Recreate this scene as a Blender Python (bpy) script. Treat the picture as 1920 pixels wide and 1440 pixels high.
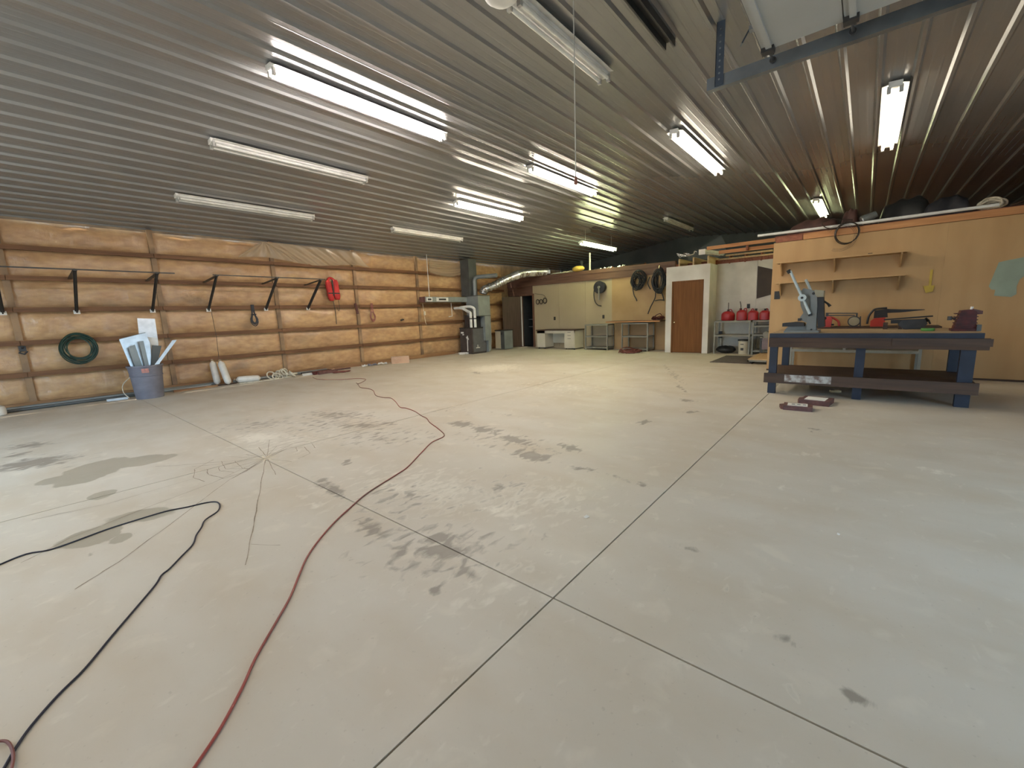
import bpy, math, random
import numpy as np
from mathutils import Vector, Matrix
for o in list(bpy.data.objects): bpy.data.objects.remove(o)
sc = bpy.context.scene
COL = sc.collection
random.seed(5)
# ------------------------------------------------------------------ camera
F, CH = 784.8, 1.35
yaw, pitch, roll = .70009, -.16383, .03944
fw = Vector((math.cos(yaw)*math.cos(pitch), math.sin(yaw)*math.cos(pitch), math.sin(pitch)))
rt = fw.cross(Vector((0, 0, 1))).normalized(); dn = fw.cross(rt)
r2 = rt*math.cos(roll)+dn*math.sin(roll); d2 = dn*math.cos(roll)-rt*math.sin(roll)
cd = bpy.data.cameras.new('camera'); cam = bpy.data.objects.new('camera', cd); COL.objects.link(cam)
cd.sensor_width = 36; cd.lens = F/1920*36; cd.clip_start = .02; cd.clip_end = 200
m3 = Matrix((r2, -d2, -fw)).transposed()
cam.matrix_world = Matrix.Translation((0, 0, CH)) @ m3.to_4x4()
sc.camera = cam
# ------------------------------------------------------------------ view, daylight
sc.view_settings.view_transform = 'Standard'; sc.view_settings.look = 'None'
sc.view_settings.gamma = 1; sc.view_settings.use_curve_mapping = False
sc.view_settings.exposure = .7
SKY, TUBE, SUN = 5.2, 52.0, 10.0
w = bpy.data.worlds.new('overcast_sky'); sc.world = w; w.use_nodes = True
bg = w.node_tree.nodes['Background']; bg.inputs[0].default_value = (.50, .76, 1, 1); bg.inputs[1].default_value = SKY
def portal(loc, rot, sx, sy):
    l = bpy.data.lights.new('daylight_opening', 'AREA'); l.shape = 'RECTANGLE'; l.size = sx; l.size_y = sy
    l.cycles.is_portal = True
    o = bpy.data.objects.new('daylight_opening', l); COL.objects.link(o); o.location = loc; o.rotation_euler = rot
DOOR_R = (.9, 4.45, 2.5)     # x0, x1, height of the open doorway in the right wall
DOOR_F = (4.0, 8.4, 3.1)     # y0, y1, height of the doorway behind the camera
portal(((DOOR_R[0]+DOOR_R[1])/2, -4.05, 1.25), (math.pi/2, 0, 0), 3.5, 2.5)      # faces +Y
portal((-3.55, (DOOR_F[0]+DOOR_F[1])/2, 1.55), (math.pi/2, 0, -math.pi/2), 4.4, 3.1)  # faces +X
sl_ = bpy.data.lights.new('sun', 'SUN'); sl_.energy = SUN; sl_.color = (1, .86, .66); sl_.angle = .01
so_ = bpy.data.objects.new('sun', sl_); COL.objects.link(so_)
so_.rotation_euler = Vector((.42, -.22, -.88)).to_track_quat('-Z', 'Y').to_euler()   # falls in through the doorway behind the viewpoint
for x_, y_, p_ in ((-1.9, 5.0, 26), (-1.9, 7.3, 10), (-1.9, 2.4, 24)):     # unseen area lights added to warm and brighten the near floor
    l_ = bpy.data.lights.new('added_fill_light', 'AREA'); l_.shape = 'RECTANGLE'; l_.size = 2.44; l_.size_y = .14; l_.energy = p_; l_.color = (1, .90, .76)
    o_ = bpy.data.objects.new('added_fill_light', l_); COL.objects.link(o_); o_.location = (x_, y_, 3.85)
# ------------------------------------------------------------------ materials
def newmat(name):
    m = bpy.data.materials.new(name); m.use_nodes = True
    nt = m.node_tree; return m, nt, nt.nodes, nt.links, nt.nodes['Principled BSDF']
def c4(c): return (c[0], c[1], c[2], 1)
def mat(name, c, rough=.6, metal=0, c2=None, scale=6, stretch=(1, 1, 1), bump=0, coat=0, spec=.5, lo=.35, hi=.65, bscale=None, detail=5):
    m, nt, N, L, p = newmat(name)
    p.inputs['Roughness'].default_value = rough; p.inputs['Metallic'].default_value = metal
    p.inputs['Coat Weight'].default_value = coat; p.inputs['Coat Roughness'].default_value = .15
    p.inputs['Specular IOR Level'].default_value = spec
    if c2 is None: c2 = tuple(x*.8 for x in c)
    tc = N.new('ShaderNodeTexCoord'); mp = N.new('ShaderNodeMapping'); mp.inputs['Scale'].default_value = stretch
    nz = N.new('ShaderNodeTexNoise'); nz.inputs['Scale'].default_value = scale; nz.inputs['Detail'].default_value = detail
    rp = N.new('ShaderNodeValToRGB'); rp.color_ramp.elements[0].position = lo; rp.color_ramp.elements[1].position = hi
    rp.color_ramp.elements[0].color = c4(c2); rp.color_ramp.elements[1].color = c4(c)
    L.new(tc.outputs['Object'], mp.inputs[0]); L.new(mp.outputs[0], nz.inputs['Vector'])
    L.new(nz.outputs[0], rp.inputs[0]); L.new(rp.outputs[0], p.inputs['Base Color'])
    if bump:
        b = N.new('ShaderNodeBump'); b.inputs['Strength'].default_value = bump; b.inputs['Distance'].default_value = .01
        src = nz
        if bscale:
            src = N.new('ShaderNodeTexNoise'); src.inputs['Scale'].default_value = bscale; src.inputs['Detail'].default_value = 4
            L.new(mp.outputs[0], src.inputs['Vector'])
        L.new(src.outputs[0], b.inputs['Height']); L.new(b.outputs[0], p.inputs['Normal'])
    return m
def emis(name, c, s):
    m, nt, N, L, p = newmat(name)
    p.inputs['Emission Color'].default_value = c4(c); p.inputs['Emission Strength'].default_value = s
    p.inputs['Base Color'].default_value = (.9, .9, .9, 1)
    return m
def wood(name, c, c2, ax=1, rough=.65, **k):
    s = [9, 9, 9]; s[ax] = .7
    return mat(name, c, rough, c2=c2, scale=2.2, stretch=s, bump=.15, lo=.3, hi=.7, **k)

M = {}
M['steel'] = mat('painted_ceiling_steel', (.335, .34, .345), .27, c2=(.30, .305, .31), scale=.5, metal=.5, spec=.8)
M['kraft'] = None
M['girt'] = wood('girt_wood', (.22, .10, .038), (.12, .05, .018), 0)
M['post'] = mat('dark_wall_gap', (.40, .25, .13), .7, c2=(.19, .12, .07), scale=2.2)
M['base'] = wood('treated_plank', (.36, .2, .09), (.2, .1, .045), 0)
M['ply'] = mat('raw_plywood', (.54, .345, .155), .6, c2=(.45, .275, .115), scale=1.6, stretch=(1, 2.2, .5), bump=.05, lo=.25, hi=.75)
M['beige'] = mat('beige_board', (.44, .355, .23), .6, c2=(.40, .32, .205), scale=.8)
M['tan'] = mat('tan_board', (.43, .285, .14), .6, c2=(.36, .225, .10), scale=1.5)
M['white'] = mat('white_wall_paint', (.82, .79, .72), .6, c2=(.62, .585, .52), scale=1.1)
M['brown_trim'] = wood('brown_trim', (.16, .082, .055), (.10, .048, .032), 1)
M['brown_trimz'] = wood('brown_trim_upright', (.20, .10, .06), (.11, .05, .03), 2)
M['orange_wood'] = wood('orange_lumber', (.58, .29, .115), (.42, .18, .065), 1)
M['orange_wood_x'] = wood('orange_lumber_x', (.58, .32, .13), (.42, .2, .075), 0)
M['red_wood'] = wood('red_joist_wood', (.34, .12, .06), (.2, .06, .03), 0)
M['pale_wood'] = wood('pale_lumber', (.6, .44, .24), (.45, .3, .15), 0)
M['door'] = wood('door_wood', (.21, .088, .024), (.15, .058, .015), 2, rough=.6, spec=.25)
M['dkdoor'] = wood('dark_door_wood', (.10, .06, .042), (.06, .035, .025), 2, rough=.5)
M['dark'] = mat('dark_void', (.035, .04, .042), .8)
M['endwall'] = mat('dark_end_wall', (.10, .11, .115), .7, c2=(.06, .07, .075), scale=1)
M['gapfill'] = mat('dark_joint_fill', (.09, .08, .07), .9)  # dark subfloor colour that shows in the slab joints
M['crack'] = mat('crack_line', (.20, .155, .11), .9, c2=(.36, .29, .21), scale=20)
M['frame_white'] = mat('fixture_enamel', (.82, .81, .77), .35, spec=.5)
M['socket'] = mat('lamp_socket', (.5, .49, .46), .5)
M['tube_off'] = mat('unlit_tube_glass', (.86, .85, .80), .15)
M['blackmetal'] = mat('black_metal', (.03, .03, .032), .5, c2=(.05, .05, .05))
M['bracket'] = mat('bracket_steel', (.055, .05, .045), .5, metal=.3)
M['galv'] = mat('galvanised_steel', (.62, .64, .65), .33, metal=.9, c2=(.5, .52, .53), scale=9, bump=.04)
M['galv_dull'] = mat('dull_galvanised', (.30, .325, .32), .45, metal=.35, c2=(.235, .255, .25), scale=3)
M['galv_dark'] = mat('dark_galvanised', (.12, .125, .12), .55, metal=.3, c2=(.09, .095, .09), scale=3)
M['foil'] = mat('crinkled_foil', (.85, .86, .86), .18, metal=1, c2=(.7, .7, .7), scale=14, bump=1.0, bscale=24)
M['track'] = mat('track_steel', (.30, .34, .38), .35, metal=.8, c2=(.22, .25, .28), scale=4)
M['strap'] = mat('strap_steel', (.10, .13, .18), .45, metal=.6)
M['ohdoor'] = mat('raised_door_skin', (.42, .43, .42), .45, c2=(.38, .39, .38), scale=2)
M['pvc'] = mat('white_pvc', (.82, .81, .77), .3)
M['furn'] = mat('furnace_grey', (.14, .14, .145), .45, metal=.2, c2=(.12, .12, .122))
M['furn_brown'] = mat('furnace_brown', (.075, .058, .052), .5, c2=(.055, .042, .038))
M['cream'] = mat('cream_enamel', (.66, .61, .49), .4, c2=(.6, .55, .43), scale=2)
M['greymetal'] = mat('grey_shelf_enamel', (.27, .26, .215), .5, metal=.0, c2=(.215, .21, .17), scale=4)
M['red'] = mat('red_plastic', (.42, .022, .03), .4, c2=(.33, .015, .02), scale=5)
M['red_dark'] = mat('dark_red_paint', (.10, .014, .013), .45, c2=(.05, .009, .008), scale=12)
M['red_tool'] = mat('red_tool_plastic', (.5, .05, .035), .35)
M['red_vest'] = mat('red_vest_cloth', (.62, .035, .03), .65, c2=(.45, .02, .02), scale=5, bump=.3)
M['black'] = mat('black_plastic', (.016, .015, .015), .5, c2=(.025, .022, .02))
M['rubber'] = mat('black_rubber', (.02, .02, .025), .55)
M['navy'] = mat('navy_paint', (.017, .025, .047), .5, c2=(.011, .016, .03), scale=6)
M['benchtop'] = wood('worn_bench_top', (.42, .31, .18), (.26, .17, .09), 1)
M['bench_brown'] = wood('bench_brown_wood', (.088, .045, .023), (.042, .021, .012), 1)
M['shelf_brown'] = wood('bench_shelf_wood', (.09, .05, .03), (.045, .025, .016), 1)
M['whitesmear'] = mat('plaster_smear', (.5, .48, .44), .8, c2=(.2, .14, .11), scale=14, lo=.38, hi=.6)
M['castgrey'] = mat('press_grey_paint', (.21, .215, .20), .4, c2=(.18, .185, .17), scale=4)
M['handlegrey'] = mat('pale_bar_paint', (.56, .62, .60), .35, metal=.2)
M['teal'] = mat('teal_patch', (.33, .40, .31), .8, c2=(.29, .35, .27), scale=5)
M['yellow'] = mat('yellow_strip', (.6, .42, .06), .6)
M['hose'] = mat('green_hose', (.018, .05, .032), .45, c2=(.012, .035, .022))
M['bluegrey'] = mat('blue_grey_bin', (.20, .198, .235), .55, c2=(.155, .152, .185), scale=4, stretch=(1, 1, 2))
M['orange_label'] = mat('faded_label', (.62, .26, .2), .7, c2=(.4, .2, .18), scale=30)
M['card'] = mat('cardboard', (.56, .37, .25), .8, c2=(.5, .32, .21))
M['paper'] = mat('white_paper', (.8, .78, .72), .8, c2=(.72, .7, .64))
M['fender'] = mat('white_vinyl', (.78, .74, .66), .4, c2=(.66, .61, .53), scale=6)
M['rope'] = mat('cream_rope', (.74, .67, .53), .9, c2=(.55, .48, .36), scale=40)
M['cord_red'] = mat('red_cord', (.30, .05, .035), .5, c2=(.15, .07, .05), scale=1.3)
M['cord_blue'] = mat('navy_cord', (.016, .015, .03), .45)
M['cord_brown'] = mat('brown_cord', (.20, .06, .045), .6)
M['box_brown'] = mat('brown_box_paint', (.16, .07, .06), .6, c2=(.10, .045, .04), scale=14)
M['mat'] = mat('grey_mat', (.10, .085, .075), .9, c2=(.075, .062, .055), scale=14)
M['tarp'] = mat('black_tarp', (.014, .016, .016), .5, c2=(.022, .022, .022), bump=.4)
M['brown_bag'] = mat('brown_sack', (.10, .045, .035), .75, c2=(.06, .028, .022), bump=.4)
M['greenish'] = mat('green_tape', (.12, .33, .06), .5)
M['yellow_cloth'] = mat('yellow_foam', (.72, .5, .1), .7)
M['brass'] = mat('brass_knob', (.75, .6, .35), .25, metal=.9)
M['wire'] = mat('dark_wire', (.06, .045, .035), .5, metal=.4)
M['cordwhite'] = mat('pale_cord', (.5, .49, .46), .6)
M['glass'] = mat('dull_jar', (.25, .27, .26), .2, metal=.4)
M['outlet'] = mat('dark_outlet', (.03, .025, .02), .5)
M['ground'] = mat('gravel_yard', (.32, .31, .29), .9, scale=3)

# kraft insulation seen through clear plastic: fibrous colour, glossy creased surface
def kraft():
    m, nt, N, L, p = newmat('insulation_under_plastic')
    tc = N.new('ShaderNodeTexCoord')
    def noise(sc_, st, det=4, dist=0, rot=(0, 0, 0)):
        mp = N.new('ShaderNodeMapping'); mp.inputs['Scale'].default_value = st; mp.inputs['Rotation'].default_value = rot
        nz = N.new('ShaderNodeTexNoise'); nz.inputs['Scale'].default_value = sc_; nz.inputs['Detail'].default_value = det; nz.inputs['Distortion'].default_value = dist
        L.new(tc.outputs['Object'], mp.inputs[0]); L.new(mp.outputs[0], nz.inputs['Vector']); return nz
    a = noise(1.1, (1, 1, 2.2), 6); b = noise(9, (.6, 1, 1.3), 6)
    r = N.new('ShaderNodeValToRGB'); e = r.color_ramp.elements
    e[0].position = .36; e[0].color = (.40, .22, .10, 1); e[1].position = .66; e[1].color = (.64, .40, .19, 1)
    mx = N.new('ShaderNodeMix'); mx.data_type = 'FLOAT'; mx.inputs[0].default_value = .5
    L.new(a.outputs[0], mx.inputs[2]); L.new(b.outputs[0], mx.inputs[3]); L.new(mx.outputs[0], r.inputs[0])
    bl = noise(.9, (1, 1, 1.6), 7, .4); br = N.new('ShaderNodeValToRGB'); br.color_ramp.elements[0].position = .60; br.color_ramp.elements[1].position = .74
    br.color_ramp.elements[0].color = (0, 0, 0, 1); br.color_ramp.elements[1].color = (.55, .55, .55, 1); L.new(bl.outputs[0], br.inputs[0])
    bm_ = N.new('ShaderNodeMix'); bm_.data_type = 'RGBA'; L.new(br.outputs[0], bm_.inputs[0]); L.new(r.outputs[0], bm_.inputs[6]); bm_.inputs[7].default_value = (.17, .125, .08, 1)
    L.new(bm_.outputs[2], p.inputs['Base Color'])
    wr = noise(3.4, (1, 1, .26), 6, 1.0, (0, math.radians(48), 0)); fine = noise(30, (1, 1, 1), 2)
    ad = N.new('ShaderNodeMath'); ad.operation = 'MULTIPLY_ADD'; ad.inputs[1].default_value = .12
    L.new(fine.outputs[0], ad.inputs[0]); L.new(wr.outputs[0], ad.inputs[2])
    bp = N.new('ShaderNodeBump'); bp.inputs['Strength'].default_value = .9; bp.inputs['Distance'].default_value = .07
    L.new(ad.outputs[0], bp.inputs['Height'])
    L.new(bp.outputs[0], p.inputs['Coat Normal'])
    bp2 = N.new('ShaderNodeBump'); bp2.inputs['Strength'].default_value = .2; bp2.inputs['Distance'].default_value = .02
    L.new(ad.outputs[0], bp2.inputs['Height']); L.new(bp2.outputs[0], p.inputs['Normal'])
    p.inputs['Roughness'].default_value = .7; p.inputs['Coat Weight'].default_value = 1; p.inputs['Coat Roughness'].default_value = .13
    return m
M['kraft'] = kraft()
def film():
    m, nt, N, L, p = newmat('clear_plastic_film')
    p.inputs['Base Color'].default_value = (.55, .42, .28, 1); p.inputs['Roughness'].default_value = .25; p.inputs['Alpha'].default_value = .62
    p.inputs['Coat Weight'].default_value = .6
    return m
M['film'] = film()

# concrete: mottled, with stains and a painted lamp reflection thresholded from a per-vertex wear map
def concrete():
    m, nt, N, L, p = newmat('stained_concrete')
    tc = N.new('ShaderNodeTexCoord'); at = N.new('ShaderNodeAttribute'); at.attribute_name = 'wear_and_glare'
    sp = N.new('ShaderNodeSeparateColor'); L.new(at.outputs['Color'], sp.inputs[0])
    def noise(s, det=6, st=(1, 1, 1), dist=0):
        mp = N.new('ShaderNodeMapping'); mp.inputs['Scale'].default_value = st
        nz = N.new('ShaderNodeTexNoise'); nz.inputs['Scale'].default_value = s; nz.inputs['Detail'].default_value = det; nz.inputs['Distortion'].default_value = dist
        L.new(tc.outputs['Object'], mp.inputs[0]); L.new(mp.outputs[0], nz.inputs['Vector']); return nz.outputs[0]
    def math_(op, a, b, c=None):
        n = N.new('ShaderNodeMath'); n.operation = op
        for i, v in enumerate((a, b, c)):
            if v is None: continue
            if isinstance(v, (int, float)): n.inputs[i].default_value = v
            else: L.new(v, n.inputs[i])
        return n.outputs[0]
    def ramp(v, p0, p1, c0=(0, 0, 0), c1=(1, 1, 1)):
        r = N.new('ShaderNodeValToRGB'); r.color_ramp.elements[0].position = p0; r.color_ramp.elements[1].position = p1
        r.color_ramp.elements[0].color = c4(c0); r.color_ramp.elements[1].color = c4(c1); L.new(v, r.inputs[0]); return r.outputs[0]
    def mix(f, a, b):
        n = N.new('ShaderNodeMix'); n.data_type = 'RGBA'; L.new(f, n.inputs[0])
        for i, v in ((6, a), (7, b)):
            if isinstance(v, tuple): n.inputs[i].default_value = c4(v)
            else: L.new(v, n.inputs[i])
        return n.outputs[2]
    base = ramp(noise(.55, 5), .3, .7, (.555, .50, .41), (.605, .56, .48))
    base = mix(ramp(noise(2.6, 8, (1, .5, 1)), .42, .7, (0, 0, 0), (.55,)*3), base, (.50, .42, .31))
    base = mix(ramp(noise(5, 8, (1, 1, 1), .5), .58, .72, (0, 0, 0), (.45,)*3), base, (.69, .63, .52))
    n1, n2 = noise(10, 10, (.8, 1.5, 1), .5), noise(4, 7)
    rag = math_('MULTIPLY_ADD', math_('SUBTRACT', n1, .5), 1.9, None)
    L.new(sp.outputs[0], rag.node.inputs[2])
    dk = ramp(rag, .40, .72, (0, 0, 0), (.78,)*3)
    rag2 = math_('MULTIPLY_ADD', math_('SUBTRACT', n1, .5), 2.2, None); L.new(sp.outputs[1], rag2.node.inputs[2])
    lt = ramp(rag2, .3, .8, (0, 0, 0), (.65,)*3)
    rag3 = math_('MULTIPLY_ADD', math_('SUBTRACT', n2, .5), .9, None); L.new(sp.outputs[2], rag3.node.inputs[2])
    dp = ramp(rag3, .42, .5, (0, 0, 0), (.72,)*3)
    base = mix(lt, base, (.80, .75, .64)); base = mix(dp, base, (.31, .275, .205)); base = mix(dk, base, (.235, .20, .16))
    base = mix(ramp(noise(45, 3), .66, .74, (0, 0, 0), (.25,)*3), base, (.28, .24, .19))
    L.new(base, p.inputs['Base Color'])
    L.new(ramp(noise(1.5, 5), .3, .7, (.42,)*3, (.62,)*3), p.inputs['Roughness'])
    p.inputs['Specular IOR Level'].default_value = .4
    b = N.new('ShaderNodeBump'); b.inputs['Strength'].default_value = .12; b.inputs['Distance'].default_value = .01
    L.new(noise(14, 6), b.inputs['Height']); L.new(b.outputs[0], p.inputs['Normal'])
    return m
M['concrete'] = concrete()

# ------------------------------------------------------------------ mesh builder
class B:
    def __init__(s): s.v = []; s.f = []
    def add(s, vs, fs):
        n = len(s.v); s.v += [tuple(v) for v in vs]; s.f += [tuple(i+n for i in f) for f in fs]; return s
    def box(s, x0, y0, z0, x1, y1, z1):
        vs = [(x, y, z) for z in (z0, z1) for y in (y0, y1) for x in (x0, x1)]
        return s.add(vs, [(0, 2, 3, 1), (4, 5, 7, 6), (0, 1, 5, 4), (2, 6, 7, 3), (0, 4, 6, 2), (1, 3, 7, 5)])
    def bar(s, p, q, w_, h, up=(0, 0, 1)):
        p, q = Vector(p), Vector(q); d = (q-p).normalized(); u = Vector(up)
        if abs(d.dot(u)) > .98: u = Vector((1, 0, 0))
        a = d.cross(u).normalized(); b = a.cross(d).normalized()
        vs = [c+a*i*w_/2+b*j*h/2 for c in (p, q) for j in (-1, 1) for i in (-1, 1)]
        return s.add(vs, [(0, 1, 3, 2), (4, 6, 7, 5), (0, 4, 5, 1), (2, 3, 7, 6), (0, 2, 6, 4), (1, 5, 7, 3)])
    def tube(s, path, r, n=8, closed=False, cap=True):
        P = [Vector(p) for p in path]; k = len(P); R = r if isinstance(r, (list, tuple)) else [r]*k
        rings = []; prev = None
        for i, c in enumerate(P):
            if closed: t = P[(i+1) % k]-P[i-1]
            else: t = P[min(i+1, k-1)]-P[max(i-1, 0)]
            t = t.normalized() if t.length > 1e-9 else Vector((0, 0, 1))
            if prev is None:
                a = t.orthogonal().normalized()
            else:
                a = prev-t*prev.dot(t); a = a.normalized() if a.length > 1e-6 else t.orthogonal().normalized()
            prev = a; b = t.cross(a)
            rings.append([c+(a*math.cos(2*math.pi*j/n)+b*math.sin(2*math.pi*j/n))*R[i] for j in range(n)])
        vs = [v for rg in rings for v in rg]; fs = []
        for i in range(k if closed else k-1):
            i2 = (i+1) % k
            for j in range(n): fs.append((i*n+j, i*n+(j+1) % n, i2*n+(j+1) % n, i2*n+j))
        if cap and not closed: fs += [tuple(range(n))[::-1], tuple((k-1)*n+j for j in range(n))]
        return s.add(vs, fs)
    def cyl(s, p, q, r, n=14, r1=None): return s.tube([p, q], [r, r if r1 is None else r1], n)
    def lathe(s, prof, c=(0, 0, 0), n=20, sx=1, sy=1):
        vs = []; fs = []; k = len(prof)
        for r, z in prof:
            for j in range(n):
                a = 2*math.pi*j/n; vs.append((c[0]+r*sx*math.cos(a), c[1]+r*sy*math.sin(a), c[2]+z))
        for i in range(k-1):
            for j in range(n): fs.append((i*n+j, i*n+(j+1) % n, (i+1)*n+(j+1) % n, (i+1)*n+j))
        fs += [tuple(range(n))[::-1], tuple((k-1)*n+j for j in range(n))]
        return s.add(vs, fs)
    def prism(s, poly, a0, a1, ax=0):
        def pt(u, v, a): return ((a, u, v), (u, a, v), (u, v, a))[ax]
        n = len(poly); vs = [pt(u, v, a0) for u, v in poly]+[pt(u, v, a1) for u, v in poly]
        return s.add(vs, [tuple(range(n))[::-1], tuple(range(n, 2*n))]+[(i, (i+1) % n, n+(i+1) % n, n+i) for i in range(n)])
    def grid(s, fn, nu, nv):
        vs = [fn(i/nu, j/nv) for j in range(nv+1) for i in range(nu+1)]
        return s.add(vs, [(j*(nu+1)+i, j*(nu+1)+i+1, (j+1)*(nu+1)+i+1, (j+1)*(nu+1)+i) for j in range(nv) for i in range(nu)])
LOC = {}
def mk(name, b, m, parent=None, smooth=False, label=None, cat=None, group=None, kind=None, fix=True):
    me = bpy.data.meshes.new(name)
    off = Vector((0, 0, 0)) if parent is None else LOC[parent.name]
    if parent is None:
        xs = np.array(b.v); off = Vector(((xs[:, 0].min()+xs[:, 0].max())/2, (xs[:, 1].min()+xs[:, 1].max())/2, xs[:, 2].min()))
    me.from_pydata([(v[0]-off.x, v[1]-off.y, v[2]-off.z) for v in b.v], [], b.f); me.update()
    if fix:
        import bmesh
        bm = bmesh.new(); bm.from_mesh(me); bmesh.ops.recalc_face_normals(bm, faces=bm.faces); bm.to_mesh(me); bm.free()
    me.materials.append(M[m] if isinstance(m, str) else m)
    if smooth:
        for p in me.polygons: p.use_smooth = True
        if smooth != 'all': me.set_sharp_from_angle(angle=math.radians(40))
    o = bpy.data.objects.new(name, me); COL.objects.link(o)
    if parent is not None: o.parent = parent
    else: o.location = off
    LOC[o.name] = off if parent is None else LOC[parent.name]
    return tag(o, label, cat, group, kind)
def tag(o, label=None, cat=None, group=None, kind=None):
    if label: o['label'] = label
    if cat: o['category'] = cat
    if group: o['group'] = group
    if kind: o['kind'] = kind
    return o
def T(name, label=None, cat=None, loc=(0, 0, 0), group=None, kind=None):
    o = bpy.data.objects.new(name, None); COL.objects.link(o); o.location = loc; o.empty_display_size = .1
    LOC[o.name] = Vector(loc); return tag(o, label, cat, group, kind)
def S(name, b, m, parent=None, **k):
    return mk(name, b, m, parent, kind='structure', **k)
def smooth_path(pts, n=6):
    P = [Vector(p) for p in pts]; out = []
    for i in range(len(P)-1):
        a, b, c, d = P[max(i-1, 0)], P[i], P[i+1], P[min(i+2, len(P)-1)]
        for j in range(n):
            t = j/n; out.append(.5*((2*b)+(c-a)*t+(2*a-5*b+4*c-d)*t*t+(3*b-a-3*c+d)*t**3))
    out.append(P[-1]); return out

# ------------------------------------------------------------------ ceiling geometry (low gable, ridge along X)
YR, ZR, KL, KR = 5.9, 4.15, .125, .068
def zc(y): return ZR-(KL*(y-YR) if y > YR else KR*(YR-y))
X0, X1, YL, YRW = -3.5, 18.0, 11.72, -4.0
ceiling = T('ceiling', 'low gabled ceiling of ribbed off-white steel', None, (0, YR, ZR), kind='structure')
def rib_profile(y0, y1, first):
    ys = []
    p = .295; k = math.floor((y0-first)/p)
    while first+k*p < y1+p:
        c = first+k*p
        for dy, dz in ((-.036, 0), (-.014, -.026), (.014, -.026), (.036, 0), (.095, 0), (.102, -.0012), (.112, -.0012), (.119, 0), (.176, 0), (.183, -.0012), (.193, -.0012), (.20, 0)):
            ys.append((c+dy, dz))
        k += 1
    return [q for q in ys if y0-1e-6 <= q[0] <= y1+1e-6]
for side in (0, 1):
    first = .07 if side == 0 else 6.116
    lo, hi = (YRW, YR) if side == 0 else (YR, YL)
    e = lo
    k = math.floor((lo-first)/.295)
    edges = [lo]
    c = first+(k+1)*.295-.148
    while c < hi:
        if c > lo+.2: edges.append(c)
        c += .885
    edges.append(hi)
    for a, b_ in zip(edges[:-1], edges[1:]):
        pr = [(a, 0)]+[q for q in rib_profile(a, b_, first) if a+.002 < q[0] < b_-.002]+[(b_, 0)]
        b = B(); n = len(pr)
        vs = []
        for x in (X0, X1):
            for y, dz in pr: vs.append((x, y, zc(y)+dz))
        b.add(vs, [(i, i+1, n+i+1, n+i) for i in range(n-1)])
        b.add([(x, y, zc(y)+.05) for x in (X0, X1) for y in (a, b_)], [(0, 1, 3, 2)])
        S('ceiling_panel', b, 'steel', ceiling, fix=False)

# ------------------------------------------------------------------ floor slabs with saw-cut joints
floor = T('floor', 'stained concrete floor slab with saw-cut joints', None, (0, 0, 0), kind='structure')
DK = [(-0.02,6.65,0.39,0.29,-0.71,0.9),(-0.02,7.76,0.34,0.18,-0.81,0.7),(-0.13,7.27,0.13,0.17,-0.49,0.7),(2.94,5.81,0.83,0.30,-1.29,0.6),(2.80,4.94,0.57,0.24,-0.90,0.6),(2.09,6.24,0.44,0.32,-0.70,0.5),(1.93,3.76,0.05,0.11,-0.68,0.9),(1.52,3.27,0.37,0.07,-1.68,0.8),(1.34,2.39,0.27,0.07,-1.57,0.8),(1.62,2.64,0.24,0.04,-1.56,0.5),(1.47,1.78,0.19,0.13,-0.87,0.8),(1.54,1.91,0.13,0.08,-0.95,0.9),(1.37,1.53,0.10,0.06,-1.27,0.8),(1.20,1.56,0.04,0.03,-1.95,1.0),(1.34,1.74,0.10,0.07,-0.69,0.6),(3.54,3.86,0.25,0.14,-1.58,0.9),(3.51,3.41,0.24,0.14,-1.65,0.9),(3.39,2.83,0.32,0.12,-1.65,0.9),(3.07,2.37,0.26,0.14,-1.61,1.0),(3.48,2.21,0.21,0.09,-1.81,0.9),(3.04,1.79,0.20,0.08,-1.67,0.6),(3.01,1.34,0.28,0.05,-1.77,0.6),(4.24,3.66,1.00,0.12,-1.69,0.3),(6.28,1.93,0.13,0.10,-2.09,1.0),(5.60,1.65,0.13,0.08,-0.40,0.8),(4.81,1.96,0.08,0.14,-1.53,0.9),(7.30,2.36,0.65,0.06,-2.64,0.6),(9.70,3.46,0.95,0.06,-2.67,0.5),(2.32,2.16,0.07,0.05,-1.05,0.8),(1.92,1.42,0.04,0.03,-1.86,0.7),(2.30,0.67,0.08,0.03,-1.60,0.6),(1.69,-0.07,0.04,0.03,-1.87,.85),(1.28,0.30,0.05,0.03,-2.29,0.5),(1.86,0.16,0.08,0.03,-1.66,0.5),(0.87,1.58,0.04,0.03,-0.20,0.4),(7.12,7.12,0.16,0.36,-0.57,0.6),(7.88,5.10,0.06,0.13,-2.00,0.7),(1.76,0.94,0.05,0.03,-0.47,0.5),(5.42,0.32,0.16,0.12,-1.96,0.5),(1.92,2.04,0.18,0.06,-1.18,0.5),(2.17,2.03,0.13,0.05,-1.15,0.4),
      (2.55,5.4,1.2,.9,-1.1,.40),(2.6,4.3,1.0,.6,-1.2,.40),(2.0,6.2,.8,.7,-.9,.38),(8.6,2.9,1.1,.12,-2.65,.55),(1.75,2.6,.75,.45,-1.3,.40),(1.45,1.85,.55,.38,-1.0,.52),(3.35,2.9,.9,.4,-1.6,.42),(2.3,2.1,.7,.5,-1.2,.33),(4.0,4.6,.7,.4,-1.5,.3),(.1,6.6,.7,.6,-.7,.3)]
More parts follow.
